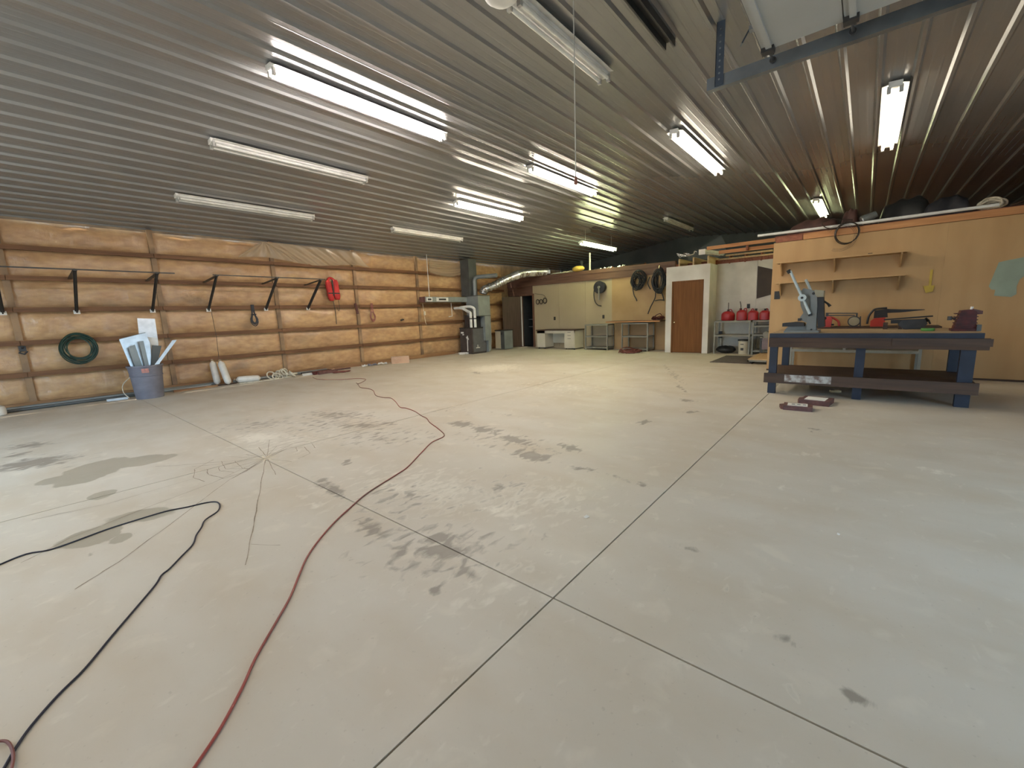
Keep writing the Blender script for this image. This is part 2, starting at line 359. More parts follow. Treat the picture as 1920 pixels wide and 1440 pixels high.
LT = [(1.78,5.55,0.37,0.21,-1.31,0.9),(1.83,2.85,0.33,0.10,-1.48,0.8),(2.03,1.86,0.28,0.10,-1.18,0.7),(1.90,2.38,0.16,0.09,-0.67,0.6),(1.92,1.60,0.11,0.05,-0.26,0.6),(7.98,7.35,0.66,0.78,-1.18,1.0),(6.53,4.08,0.81,0.48,-1.46,0.3),(3.12,2.36,0.13,0.07,-0.69,0.9),(1.32,2.16,0.16,0.03,-1.54,0.6),(4.51,-0.52,0.10,0.11,-1.55,0.6),(4.48,0.28,0.16,0.08,-1.21,0.4),(1.30,3.10,0.24,0.06,-1.54,0.5),(3.52,0.38,0.06,0.04,-0.97,0.7),(1.9,2.6,.9,.5,-1.3,.5),(2.0,5.2,.8,.6,-1.2,.45),(2.3,1.9,.6,.4,-1.2,.45),(1.4,1.5,.5,.3,-1,.35),(6.4,4.4,1.2,.8,-1.5,.3)]  # pale patches; the large far one paints in a lamp's reflection
DP = [(0.08,5.67,0.14,0.15,0.32,0.9),(0.36,5.74,0.26,0.43,-0.46,1.1),(0.70,5.69,0.30,0.22,-0.66,1.0),(0.31,4.78,0.10,0.12,-0.30,1.0),(0.16,3.85,0.15,0.18,0.51,1.1),(0.42,3.98,0.24,0.14,-0.69,1.0),(0.29,3.66,0.08,0.11,-0.25,0.8),(0.12,3.55,0.04,0.05,0.03,0.5),(0.55,3.42,0.04,0.04,-0.01,0.4)]
def wear_and_glare(xy):
    out = np.zeros((len(xy), 4), np.float32); out[:, 3] = 1
    for ch, Ls in enumerate((DK, LT, DP)):
        for cx, cy, a, b, ang, s in Ls:
            a = max(a, .05)*1.45; b = max(b, .045)*1.45
            dx, dy = xy[:, 0]-cx, xy[:, 1]-cy
            u = (dx*math.cos(ang)+dy*math.sin(ang))/a; v = (-dx*math.sin(ang)+dy*math.cos(ang))/b
            out[:, ch] = np.maximum(out[:, ch], s*np.clip(1-np.sqrt(u*u+v*v), 0, 1)*1.25)
    return out
def slab(x0, x1, y0, y1, g=.0045, d=.05):
    x0 += g; x1 -= g; y0 += g; y1 -= g
    nx, ny = int((x1-x0)/d), int((y1-y0)/d)
    X, Y = np.meshgrid(np.linspace(x0, x1, nx+1), np.linspace(y0, y1, ny+1))
    co = np.stack([X.ravel(), Y.ravel(), np.zeros(X.size)], 1)
    i = np.arange(nx*ny); a = (i//nx)*(nx+1)+i % nx
    q = np.stack([a, a+1, a+nx+2, a+nx+1], 1)
    nv = len(co); skirt = []
    bd = list(range(0, nx+1))+[(nx+1)*r+nx for r in range(1, ny+1)]+[(nx+1)*ny+c for c in range(nx-1, -1, -1)]+[(nx+1)*r for r in range(ny-1, 0, -1)]
    low = co[bd].copy(); low[:, 2] = -.03
    k = len(bd); sk = np.array([[bd[(t+1) % k], bd[t], nv+t, nv+(t+1) % k] for t in range(k)])
    co = np.vstack([co, low]); q = np.vstack([q, sk])
    me = bpy.data.meshes.new('slab'); me.vertices.add(len(co)); me.vertices.foreach_set('co', co.astype(np.float32).ravel())
    me.loops.add(q.size); me.loops.foreach_set('vertex_index', q.ravel().astype(np.int32))
    me.polygons.add(len(q)); me.polygons.foreach_set('loop_start', np.arange(0, q.size, 4, dtype=np.int32))
    me.update(calc_edges=True); me.validate(); me.polygons.foreach_set('use_smooth', np.zeros(len(me.polygons), bool))
    at = me.attributes.new('wear_and_glare', 'FLOAT_COLOR', 'POINT'); at.data.foreach_set('color', wear_and_glare(co[:, :2]).ravel())
    me.materials.append(M['concrete'])
    o = bpy.data.objects.new('slab', me); COL.objects.link(o); o.parent = floor; o['kind'] = 'structure'
for xa, xb in ((X0, 1.49), (1.49, 14.0)):
    for ya, yb in ((YRW, 1.05), (1.05, 4.74), (4.74, YL+.1)):
        slab(xa, xb, ya, yb)
S('subfloor', B().box(X0, YRW, -.12, X1, YL+.2, -.028), 'gapfill', floor)
def ribbon(name, pts, w_, m, z=.0012):
    P = [Vector((*pts[0], z))]
    for a, b_ in zip(pts[:-1], pts[1:]): P += [Vector((a[0]+(b_[0]-a[0])*t/6, a[1]+(b_[1]-a[1])*t/6, z)) for t in range(1, 7)]
    vs = []; n = len(P)
    for i, c in enumerate(P):
        t = (P[min(i+1, n-1)]-P[max(i-1, 0)]); t.z = 0; t.normalize(); a = Vector((-t.y, t.x, 0))
        ww = w_*(.5+.8*random.random()); j = Vector((random.uniform(-.004, .004), random.uniform(-.004, .004), 0))
        vs += [c+j+a*ww/2, c+j-a*ww/2]
    b = B().add(vs, [(2*i, 2*i+1, 2*i+3, 2*i+2) for i in range(n-1)])
    return S(name, b, m, floor)
for pts, wd in (([(1.502,4.590),(1.169,3.787),(0.884,3.104),(0.675,2.609)], .008), ([(1.489,4.553),(1.074,4.231),(0.576,3.666),(0.217,3.277),(0.030,3.122)], .007),
            ([(1.492,4.605),(0.967,4.282),(0.507,4.129),(0.065,3.944),(-0.147,3.773)], .006), ([(1.492,4.605),(1.250,4.828),(0.885,5.157),(0.747,5.310)], .007),
            ([(0.894,4.581),(0.967,4.853),(1.168,5.036)], .008), ([(0.894,4.581),(0.931,4.375)], .007), ([(1.039,4.746),(1.000,4.563),(1.058,4.319),(1.234,4.334),(1.380,4.495)], .008),
            ([(1.127,4.717),(1.099,4.583),(1.169,4.407)], .007), ([(1.522,4.618),(1.376,4.008)], .008), ([(1.522,4.618),(1.620,5.111)], .008), ([(1.522,4.618),(1.808,5.302)], .007),
            ([(1.502,4.590),(1.437,4.928)], .007), ([(1.516,4.628),(1.720,4.720)], .008), ([(0.896,4.556),(0.307,4.494),(-0.083,4.592)], .005),
            ([(1.509,4.580),(1.795,4.770),(1.916,4.652),(1.852,4.359),(1.701,4.289)], .007), ([(0.779,2.838),(0.886,2.670)], .005), ([(1.502,4.590),(1.265,4.722),(0.973,4.972)], .006),
            ([(1.283,4.779),(1.257,4.473),(1.291,4.371)], .007), ([(1.5, 4.6), (1.05, 4.55)], .006), ([(1.5, 4.6), (1.2, 4.33)], .007), ([(1.5, 4.6), (1.75, 4.95)], .006), ([(1.5, 4.6), (1.62, 4.25)], .006), ([(1.5, 4.6), (1.3, 5.0)], .005), ([(1.5, 4.6), (1.9, 4.9), (2.15, 4.85)], .005),
            ([(1.62, 4.83), (1.78, 4.86), (1.86, 4.72), (1.8, 4.55)], .006), ([(1.7, 4.95), (1.92, 4.97), (2.05, 4.78), (1.97, 4.5)], .006), ([(1.85, 5.1), (2.15, 5.05), (2.25, 4.75)], .006), ([(1.2, 4.9), (1.15, 4.6), (1.28, 4.42)], .006)):
    ribbon('crack', pts, wd*.75, 'crack')
b = B()
for k in range(9):
    a = k*.7; b.add([(1.5, 4.6, .0016), (1.5+.13*math.cos(a), 4.6+.13*math.sin(a), .0016), (1.5+.05*math.cos(a+.35), 4.6+.05*math.sin(a+.35), .0016)], [(0, 1, 2)])
S('crack_chip', b, mat('pale_chip', (.75, .66, .48), .8), floor)
mk('yard_ground', B().box(-40, -45, -.2, 60, -4.12, -.03).box(-40, -4.12, -.2, -3.62, 40, -.03), 'ground', kind='structure')

# ------------------------------------------------------------------ left wall: girts, posts, insulation bays behind plastic
wl = T('wall_left', 'insulated side wall with wooden girts under clear plastic', None, (0, YL, 0), kind='structure')
S('backing', B().box(X0, YL+.03, -.02, X1, YL+.14, zc(YL)+.06), 'post', wl)
GZ = [.62, 1.19, 1.78, 2.34, 2.87]
PX = [X0, -2.1, .14, 2.24, 4.6, 6.85, 9.13, 11.2, 13.5]
rows = [.07]+GZ+[zc(YL)-.03]
rnd = random.Random(3)
for i in range(len(PX)-1):
    xa, xb = PX[i]+.018, PX[i+1]-.018
    for j in range(len(rows)-1):
        za, zb = rows[j]+(.035 if j else 0), rows[j+1]-.035
        ph = [rnd.uniform(0, 6.3) for _ in range(6)]; bl = rnd.uniform(.03, .055)
        def fn(u, v, xa=xa, xb=xb, za=za, zb=zb, ph=ph, bl=bl):
            e = (4*v*(1-v))**.45*min(1, 9*u*(1-u)+.25)
            wv = .012*math.sin(9*u+ph[0]+5*v)+.009*math.sin(17*u+ph[1]-6*v)+.007*math.sin(29*u+ph[2]+11*v)
            return (xa+(xb-xa)*u, YL+.02-bl*e-wv*e, za+(zb-za)*v)
        S('insulation_panel', B().grid(fn, 26, 6), 'kraft', wl, smooth='all', fix=False)
    for z in GZ:
        S('girt', B().box(PX[i]+.004, YL-.115, z-.042, PX[i+1]-.004, YL-.072, z+.042), 'girt', wl)
    if i: S('post', B().box(PX[i]-.045, YL-.05, .02, PX[i]+.045, YL+.05, zc(YL)-.02), 'post', wl)
S('baseboard_left', B().box(X0, YL-.10, 0, 10.6, YL-.05, .11), 'base')
# loose plastic gathered under the ceiling
def drape(u, v):
    xt = 4.43+.10*(u-.3)+max(0, u-.45)*4.3            # gathered at one nail, then running on along the ceiling
    zt_ = 3.37-.05*max(0, u-.45)
    xb_ = 3.80+u*3.5; zb = 2.96+.05*math.sin(u*9)-(.06*u)
    e = v**.85
    f = math.sin(u*70+v*1.5)+.6*math.sin(u*31+2)
    return (xt+(xb_-xt)*e, YL-.13-.035*v*(1-v)*2-.022*f*(.25+v*(1.3-v)), zt_+(zb-zt_)*v-.10*math.sin(math.pi*v)*max(0, u-.35))
S('plastic_sheet', B().grid(drape, 170, 10), 'film', wl, smooth='all', fix=False)
def drape2(u, v):
    return (9.6+u*1.7, YL-.13-.02*math.sin(v*22+u*3), 3.34-v*.45-.10*math.sin(u*math.pi)*(.3+.7*v))
S('plastic_sheet', B().grid(drape2, 20, 24), 'film', wl, smooth='all', fix=False)

# ------------------------------------------------------------------ other walls
wr_ = T('wall_right', 'right side wall with the open overhead doorway', None, (0, YRW, 0), kind='structure')
b = B().box(X0, YRW-.1, 0, DOOR_R[0], YRW, zc(YRW)+.05).box(DOOR_R[1], YRW-.1, 0, X1, YRW, zc(YRW)+.05).box(DOOR_R[0], YRW-.1, DOOR_R[2], DOOR_R[1], YRW, zc(YRW)+.05)
S('wall_board', b, 'ply', wr_)
wf = T('wall_front', 'wall behind the viewpoint with a doorway', None, (X0, 0, 0), kind='structure')
b = B().box(X0-.1, YRW, 0, X0, DOOR_F[0], 4.2).box(X0-.1, DOOR_F[1], 0, X0, YL+.1, 4.2).box(X0-.1, DOOR_F[0], DOOR_F[2], X0, DOOR_F[1], 4.2)
S('wall_board', b, 'ply', wf)
S('wall_end', B().box(X1, YRW, 0, X1+.1, YL+.1, 4.25), 'endwall')
XB = 13.9
wb = T('wall_back', 'partition wall at the far end behind the desk', None, (XB, 8, 0), kind='structure')
S('wall_panel', B().box(XB, 9.17, 0, XB+.1, 10.42, 2.47), 'beige', wb)
S('wall_panel', B().box(XB, 8.0, 0, XB+.1, 9.165, 2.47), 'beige', wb)
S('wall_panel', B().box(XB, 6.93, 0, XB+.1, 7.995, 2.47), 'beige', wb)
S('wall_panel', B().box(XB-.01, 4.72, 0, XB+.1, 6.925, 2.50), 'tan', wb)
S('wall_panel', B().box(XB, 10.42, 2.13, XB+.1, YL, 2.47), 'brown_trim', wb)
S('trim_1', B().box(XB-.05, 4.72, 2.47, XB+.1, YL, 2.70), 'brown_trim')
S('trim_2', B().box(XB-.07, 4.72, 2.70, XB+.1, YL, 2.83), 'brown_trim')
S('trim_3', B().box(XB-.06, 4.80, 0, XB, 4.92, 2.47), 'brown_trimz')
# loft decks over the rooms
S('wall_loft_deck', B().box(XB, 1.5, 2.60, X1, YL, 2.72), 'red_wood')
# white closet box with the brown door
wc = T('wall_closet', 'white-painted closet box around the brown door', None, (13.15, 4.1, 0), kind='structure')
XC = 13.15
S('wall_panel', B().box(XC, 4.57, 0, XC+.08, 4.75, 2.56), 'white', wc)
S('wall_panel', B().box(XC, 3.50, 0, XC+.08, 3.66, 2.56), 'white', wc)
S('wall_panel', B().box(XC, 3.66, 2.15, XC+.08, 4.57, 2.56), 'white', wc)
S('wall_panel', B().box(XC+.08, 3.50, 0, XB, 3.58, 2.56), 'white', wc)
S('wall_panel', B().box(XC+.08, 4.67, 0, XB, 4.75, 2.56), 'white', wc)
S('wall_panel', B().box(XC, 3.5, 2.56, XB, 4.75, 2.58), 'white', wc)
d1 = T('door_1', 'plain brown wooden door in the white closet wall', None, (XC, 4.1, 0), kind='structure')
S('door_slab', B().box(XC+.015, 3.70, .01, XC+.05, 4.53, 2.11), 'door', d1)
for a in ((3.66, 0, 3.70, 2.15), (4.53, 0, 4.57, 2.15), (3.70, 2.11, 4.53, 2.15)):
    S('door_frame', B().box(XC-.01, a[0], a[1], XC+.06, a[2], a[3]), 'door', d1)
S('door_knob', B().cyl((XC+.015, 4.46, .93), (XC-.03, 4.46, .93), .012, 8).lathe([(.01, -.03), (.03, -.02), (.033, 0), (.03, .02), (.01, .03)], (XC-.045, 4.46, .93), 12), 'brass', d1, smooth=True)
# white alcove wall behind the gas cans
wa = T('wall_alcove', 'white alcove wall behind the red fuel cans', None, (XB, 2.5, 0), kind='structure')
S('wall_panel', B().box(XB, 2.44, 0, XB+.08, 3.50, 2.60), 'white', wa)
S('wall_panel', B().box(XB, 1.40, 0, XB+.08, 2.435, 2.60), 'white', wa)
S('brown_panel', B().prism([(2.435, 2.44), (2.05, 2.31), (1.6, 2.2), (1.6, 1.75), (2.05, 1.63), (2.425, 1.53)], XB-.012, XB, 0), mat('dark_brown_panel', (.05, .03, .018), .6), wa)
for y in np.arange(1.55, 4.75, .405):
    S('joist', B().box(XB-.72 if y > 3.45 else XB-.02, y-.02, 2.585, X1, y+.02, 2.80), 'red_wood' if y < 3.5 else 'pale_wood')
for o in [o for o in COL.objects if o.name.startswith('joist')]: o.name = 'trim_4'
# plywood-clad room
XP = 10.05
wp = T('wall_plywood', 'raw plywood room wall behind the workbench', None, (XP, 0, 0), kind='structure')
ed = [1.50, -.94, -3.38, YRW]
for i in range(3):
    S('plywood_sheet', B().box(XP, ed[i+1]+.0006, .01, XP+.09, ed[i]-.0006, 2.55), 'ply', wp)
S('plywood_sheet', B().box(XP+.09, 1.41, 0, XB, 1.50, 2.55), 'ply', wp)
S('wall_loft_floor', B().box(XP+.01, YRW, 2.60, X1, 1.49, 2.68), 'red_wood')
S('trim_5', B().box(XP-.02, YRW, 2.555, XP+.03, 1.02, 2.665), 'orange_wood')
S('trim_6', B().box(XP-.015, 1.03, 2.555, XP+.03, 1.47, 2.655), 'red_wood')
S('baseboard_plywood', B().box(XP-.012, YRW, 0, XP, 1.5, .03), 'bench_brown')

# open dark doorway and its leaf at the far left corner
d2_ = T('door_2', 'dark doorway with a brown leaf swung open beside the furnace', None, (XB, 10.7, 0), kind='structure')
for a in ((10.36, 0, 10.44, 2.16), (11.02, 0, 11.10, 2.16), (10.44, 2.09, 11.02, 2.16)):
    S('door_frame', B().box(XB-.03, a[0], a[1], XB+.10, a[2], a[3]), 'brown_trimz', d2_)
S('door_stop', B().box(XB-.05, 10.97, .02, XB-.03, 11.02, 2.08), 'white', d2_)
S('wall_panel', B().box(XB, 11.10, 0, XB+.1, YL, 2.13), 'dkdoor', wb)
S('door_slab', B().prism([(13.87, 11.08), (13.86, 11.04), (13.08, 11.36), (13.10, 11.40)], .02, 2.07, 2), 'dkdoor', d2_)
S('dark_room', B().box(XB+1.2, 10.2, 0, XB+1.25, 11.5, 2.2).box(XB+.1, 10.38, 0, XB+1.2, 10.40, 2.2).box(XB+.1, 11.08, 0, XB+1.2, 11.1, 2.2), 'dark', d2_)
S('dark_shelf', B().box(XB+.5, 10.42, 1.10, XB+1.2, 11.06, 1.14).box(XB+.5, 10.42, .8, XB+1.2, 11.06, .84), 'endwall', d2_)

# ------------------------------------------------------------------ fluorescent fixtures
HUES = {'cool': (1, .91, .86), 'warm': (1, .89, .70), 'green': (.92, 1, .52)}
def tube_mat(hue, k): return emis('tube_'+hue, HUES[hue], TUBE*k)
def fixture(x, y, lit, label, hang=0, L_=2.44, hue='warm', k=1.0):
    tm = tube_mat(hue, k) if lit else 'tube_off'
    g = 'eight-foot tube fixtures on the ribbed ceiling'
    sl = -KL if y > YR else KR
    z = zc(y)-.024-hang
    t = T('tube_light_fixture', label, 'ceiling light', (x, y, z), g)
    def P(dy, dz): return (y+dy, z+dz+sl*dy)
    pr = [P(-.055, 0), P(-.055, -.045), P(-.03, -.06), P(.03, -.06), P(.055, -.045), P(.055, 0)]
    mk('housing', B().prism(pr, x, x+L_, 0), 'frame_white', t)
    for s in (-1, 1):
        rp = [P(.056*s, -.012), P(.115*s, -.026), P(.115*s, -.030), P(.056*s, -.018)]
        mk('reflector_wing', B().prism(rp, x+.03, x+L_-.03, 0), 'frame_white', t)
        mk('tube', B().cyl((x+.05, *P(.052*s, -.082)), (x+L_-.05, *P(.052*s, -.082)), .019, 10), tm, t, smooth=True)
        for xx in (x+.012, x+L_-.042):
            mk('tube_socket', B().box(xx, y+.052*s-.018, z-.112+sl*.052*s, xx+.03, y+.052*s+.018, z-.04+sl*.052*s), 'socket', t)
    for xx in (x-.006, x+L_-.006):
        mk('end_cap', B().prism([P(-.06, .0), P(-.06, -.055), P(.06, -.055), P(.06, 0)], xx, xx+.012, 0), 'frame_white', t)
    if hang:
        for xx in (x+.3, x+L_-.3): mk('hanger_wire', B().cyl((xx, y, z), (xx, y, zc(y)-.002), .004, 6), 'cordwhite', t)
    return t
fixture(2.20, 5.05, True, 'lit eight-foot tube light nearest the viewer, long white glow left of centre', hue='cool', k=1.35)
fixture(2.24, 7.27, False, 'unlit eight-foot tube fixture next to the nearest lit one, on the wall side')
fixture(2.27, 9.49, False, 'unlit eight-foot tube fixture above the black lumber racks')
fixture(2.98, 2.35, False, 'unlit shorter tube fixture at the top edge behind the white dome', L_=1.57)
fixture(6.95, 7.33, True, 'lit tube light between the unlit far wall-side fixture and the pull cord light', k=1.25)
fixture(6.65, 4.97, True, 'lit tube light behind the end of the hanging pull cord', k=1.1)
fixture(6.55, 2.30, True, 'lit tube light in the middle distance right of the pull cord', k=0.3)
fixture(6.66, -.07, True, 'lit tube light beyond the overhead door track, nearly upright in view', k=0.12)
fixture(6.72, 9.47, False, 'unlit tube fixture farthest along the insulated wall')
fixture(12.25, 7.2, True, 'greenish lit tube light hung low over the far loft', hang=.36, hue='green', k=0.8)
fixture(12.8, 1.10, True, 'lit tube light just above the junk on the plywood loft', hue='green', k=0.35)
fixture(13.15, 4.80, False, 'small dim unlit tube fixture far back over the closet loft')

# ------------------------------------------------------------------ raised overhead door with its track
oh = T('overhead_door', 'raised overhead garage door with steel track and hanger strap', 'garage door', (2.7, -1.2, 3.3))
ys = [.80, .28, -.25, -.78, -1.31, -1.84, -2.37]
for i in range(6):
    t_ = mk('door_section', B().box(.95, ys[i+1]+.004, 3.37, 4.26, ys[i]-.004, 3.415), 'ohdoor', oh)
    mk('section_rib', B().box(.95, ys[i]-.075, 3.35, 4.24, ys[i]-.035, 3.37), 'ohdoor', oh)
    for yy in (ys[i],):
        mk('roller', B().cyl((4.24, yy-.05, 3.36), (4.46, yy-.05, 3.36), .009, 8).cyl((4.42, yy-.05, 3.36), (4.46, yy-.05, 3.36), .024, 12), 'blackmetal', oh, smooth=True)
        mk('roller_bracket', B().box(4.20, yy-.09, 3.335, 4.27, yy-.0, 3.40).bar((4.24, yy-.04, 3.38), (4.33, yy-.06, 3.36), .03, .02), 'blackmetal', oh)
pr = [(4.44, 3.30), (4.50, 3.30), (4.50, 3.306), (4.446, 3.306), (4.446, 3.392), (4.50, 3.392), (4.50, 3.40), (4.44, 3.40)]
trk = [(x, z) for x, z in pr]
mk('track', B().prism(trk, 1.27, -2.9, 1), 'track', oh)
mk('track', B().prism([(1.3-x+4.0, z) if False else (5.24-x, z) for x, z in trk], 1.27, -2.9, 1), 'track', oh)
arc = [(4.47, -2.9-.38*math.sin(a), 3.35-.38*(1-math.cos(a))) for a in np.linspace(0, math.pi/2, 9)]+[(4.47, -3.28, .0)]
mk('track', B().tube(arc, .045, 6), 'track', oh)
mk('hanger_strap', B().box(4.43, 1.13, 3.31, 4.435, 1.20, zc(1.16)).box(4.43, 1.195, 3.31, 4.47, 1.20, zc(1.16)), 'strap', oh)
b = B()
for k in range(9): b.cyl((4.429, 1.165, 3.36+.05*k), (4.427, 1.165, 3.36+.05*k), .009, 6)
mk('strap_hole', b, 'track', oh)
mk('side_strap', B().bar((4.45, 1.0, 3.58), (4.5, .9, zc(.9)-.02), .05, .012), 'strap', oh)
mk('spring_rail', B().box(3.95, .79, 3.41, 4.0, .84, 3.44), 'track', oh)
ch = T('ceiling_rail', 'short black metal channel rail hanging below the ceiling', 'rail', (3.2, 1.6, 3.7))
y0 = 1.6; z0 = zc(y0)-.025
mk('channel', B().prism([(y0-.05, z0), (y0-.05, z0-.07), (y0-.035, z0-.07), (y0-.035, z0-.012), (y0+.035, z0-.012), (y0+.035, z0-.07), (y0+.05, z0-.07), (y0+.05, z0)], 2.0, 4.40, 0), 'blackmetal', ch)
mk('bolt', B().cyl((4.3, y0, z0), (4.3, y0, z0+.03), .012, 8), 'blackmetal', ch)
dm = T('ceiling_dome', 'round white plastic dome at the near end of the top unlit fixture', 'ceiling fitting', (2.82, 2.33, 3.7))
zt = zc(2.33)
mk('dome', B().lathe([(.03, -.185), (.09, -.175), (.13, -.145), (.145, -.10), (.14, -.06), (.08, -.045)], (2.82, 2.33, zt), 22), 'frame_white', dm, smooth=True)
mk('mount', B().cyl((2.82, 2.33, zt-.05), (2.82, 2.33, zt-.005), .06, 14), 'socket', dm, smooth=True)
pc = T('pull_cord', 'thin pale pull cord hanging from the ceiling with a small end knob', 'cord', (3.2, 1.92, 2.4))
mk('string', B().tube([(3.2, 1.92, zc(1.92)), (3.205, 1.922, 3.1), (3.2, 1.92, 2.45)], .0045, 6), 'cordwhite', pc)
mk('end_knob', B().lathe([(.003, .06), (.012, .045), (.014, .02), (.018, 0), (.006, -.01)], (3.2, 1.92, 2.40), 10), mat('red_brown_knob', (.3, .12, .08)), pc, smooth=True)

# ------------------------------------------------------------------ lumber racks on the left wall
def rack(xs, x0, x1, label):
    t = T('lumber_rack', label, 'rack', (sum(xs)/len(xs), YL-.1, 1.7), 'black steel lumber racks on the insulated wall')
    mk('rail', B().bar((x0, 10.73, 2.435), (x1, 10.73, 2.435), .03, .02), 'bracket', t)
    for x in xs:
        br = mk('bracket', B().bar((x, YL-.12, 1.74), (x+.01, 10.74, 2.42), .085, .02, (1, 0, 0)).bar((x, YL-.12, 1.74), (x+.01, 10.74, 2.42), .012, .05, (1, 0, 0)).bar((x, YL-.12, 2.35), (x+.01, 10.70, 2.42), .06, .018), 'bracket', t)
        mk('wall_foot', B().box(x-.045, YL-.125, 1.69, x+.045, YL-.116, 1.76), 'paper', br)
        mk('bolt_head', B().cyl((x, YL-.21, 1.84), (x, YL-.225, 1.83), .014, 8), 'socket', br)
rack([.02, .93, 2.06], -.7, 2.35, 'near steel lumber rack of three angled brackets at the left frame edge')
rack([3.06, 4.28, 5.33], 3.0, 5.45, 'far steel lumber rack of three angled brackets beside the red vest')

# things hanging on the left wall
def coil(b, c, r, n, wob, rt_, ax=1, seed=1, rz=None, turns=40, thick=.02):
    rr = random.Random(seed)
    for k in range(n):
        ra = r+rr.uniform(-wob, wob); rb = (rz or r)+rr.uniform(-wob, wob); ox, oz, oy = rr.uniform(-wob, wob)*.5, rr.uniform(-wob, wob)*.5, rr.uniform(-thick, thick)
        pts = []
        for i in range(turns):
            a = 2*math.pi*i/turns; u, v, q = ox+ra*math.cos(a), oz+rb*math.sin(a), oy+thick*.5*math.sin(3*a+k)
            pts.append({1: (c[0]+u, c[1]+q, c[2]+v), 0: (c[0]+q, c[1]+u, c[2]+v), 2: (c[0]+u, c[1]+v, c[2]+abs(q))}[ax])
        b.tube(pts, rt_, 6, closed=True)
    return b
mk('garden_hose', coil(B(), (.86, YL-.19, 1.04), .205, 9, .045, .0115, 1, 2, rz=.24), 'hose', smooth=True, label='coiled dark green garden hose hung on the insulated wall', cat='hose')
mk('hose_hook', B().bar((.15, YL-.07, 1.09), (.15, YL-.13, 1.09), .09, .09).cyl((.15, YL-.13, 1.10), (.15, YL-.19, 1.13), .016, 8).tube([(.13, YL-.14, 1.05), (.1, YL-.16, 1.02), (.16, YL-.17, .99), (.2, YL-.15, 1.04)], .014, 6), 'blackmetal', label='small dark metal hook left of the green hose', cat='hook')
v = T('life_vest', 'red life vest hanging from the upper girt beside the rack', 'life vest', (6.05, YL-.15, 2.2))
yv = YL-.2
for nm, (xa, xb) in (('vest_panel', (5.84, 6.0)), ('vest_panel', (6.04, 6.21))):
    def fn(u, w_, xa=xa, xb=xb): 
        a = 2*math.pi*u; sx = math.copysign(abs(math.cos(a))**.6, math.cos(a)); sy = math.copysign(abs(math.sin(a))**.6, math.sin(a))
        k = .55+.45*min(1, 6*w_*(1-w_)+.2); sh = .10*(1-w_) if xa < 5.9 else .05*(1-w_)
        return ((xa+xb)/2+(xb-xa)/2*sx*k+sh*.6, yv+.055*sy*k, 1.93+.55*w_+(.03 if xa > 6 else 0))
    bb = B().grid(fn, 16, 8); bb.f += [tuple(range(16))[::-1], tuple(8*17+i for i in range(16))]
    mk(nm, bb, 'red_vest', v, smooth='all')
mk('collar', B().tube(smooth_path([(5.92, yv, 2.46), (5.97, yv+.02, 2.54), (6.05, yv+.03, 2.55), (6.12, yv, 2.48)]), .035, 8), 'red_vest', v, smooth=True)
mk('buckle_strap', B().box(5.87, yv-.07, 2.12, 6.2, yv-.06, 2.15).box(6.01, yv-.065, 2.06, 6.04, yv-.05, 2.5), 'black', v)
mk('hanging_strap', B().tube(smooth_path([(6.02, yv, 1.95), (6.06, yv+.02, 1.6), (6.06, yv+.03, 1.28)]), .009, 6).tube(smooth_path([(6.17, yv, 1.95), (6.2, yv+.02, 1.72), (6.16, yv+.02, 1.65), (6.13, yv+.02, 1.75)]), .006, 6), 'black', v)
def bundle(name, x, z0, z1, w_, m, label, cat, seed, lower=.5):
    rr = random.Random(seed); b = B()
    for k in range(9):
        dx = rr.uniform(-w_, w_); zz = z0+rr.uniform(0, .08); ww = w_*rr.uniform(.5, 1)
        b.tube(smooth_path([(x+dx*.3, YL-.13, z1), (x-ww*.5, YL-.15, z1-(z1-z0)*.45), (x-ww, YL-.16, zz+.1), (x, YL-.17, zz), (x+ww, YL-.16, zz+.1), (x+ww*.4, YL-.15, z1-(z1-z0)*.45), (x+dx*.3+.01, YL-.14, z1)], 4), .011, 5)
    b.tube([(x-.05, YL-.15, z1-(z1-z0)*.45), (x, YL-.20, z1-(z1-z0)*.47), (x+.05, YL-.15, z1-(z1-z0)*.45)], .016, 6)
    mk(name, b, m, smooth=True, label=label, cat=cat)
bundle('cord_bundle', 3.97, 1.32, 1.84, .085, 'rubber', 'tied black cord bundle hanging from a girt under the far rack', 'cord', 3)
bundle('cord_bundle', 7.25, 1.30, 1.86, .10, 'cord_red', 'tied red cord bundle hanging from a girt right of the vest', 'cord', 4)
mk('strap_end', B().bar((6.72, YL-.13, 1.86), (6.77, YL-.14, 1.56), .07, .02, (0, 1, 0)).bar((6.77, YL-.14, 1.60), (6.77, YL-.15, 1.55), .05, .03, (0, 1, 0)), 'red_dark', label='short dark strap hanging between the vest and red cord', cat='strap')
mk('hanging_string', B().tube([(3.09, YL-.19, 1.68), (3.11, YL-.2, 1.1), (3.08, YL-.25, .62)], .005, 5), 'wire', label='thin dark string hanging from the far rack to the white fenders', cat='string')
mk('wall_clip', B().box(8.28, YL-.14, 1.29, 8.33, YL-.1, 1.34).box(8.36, YL-.14, 1.31, 8.40, YL-.1, 1.35).tube([(8.30, YL-.12, 1.34), (8.34, YL-.13, 1.36), (8.38, YL-.12, 1.35)], .006, 5), 'black', label='small black clip on the girt past the red cord', cat='clip')

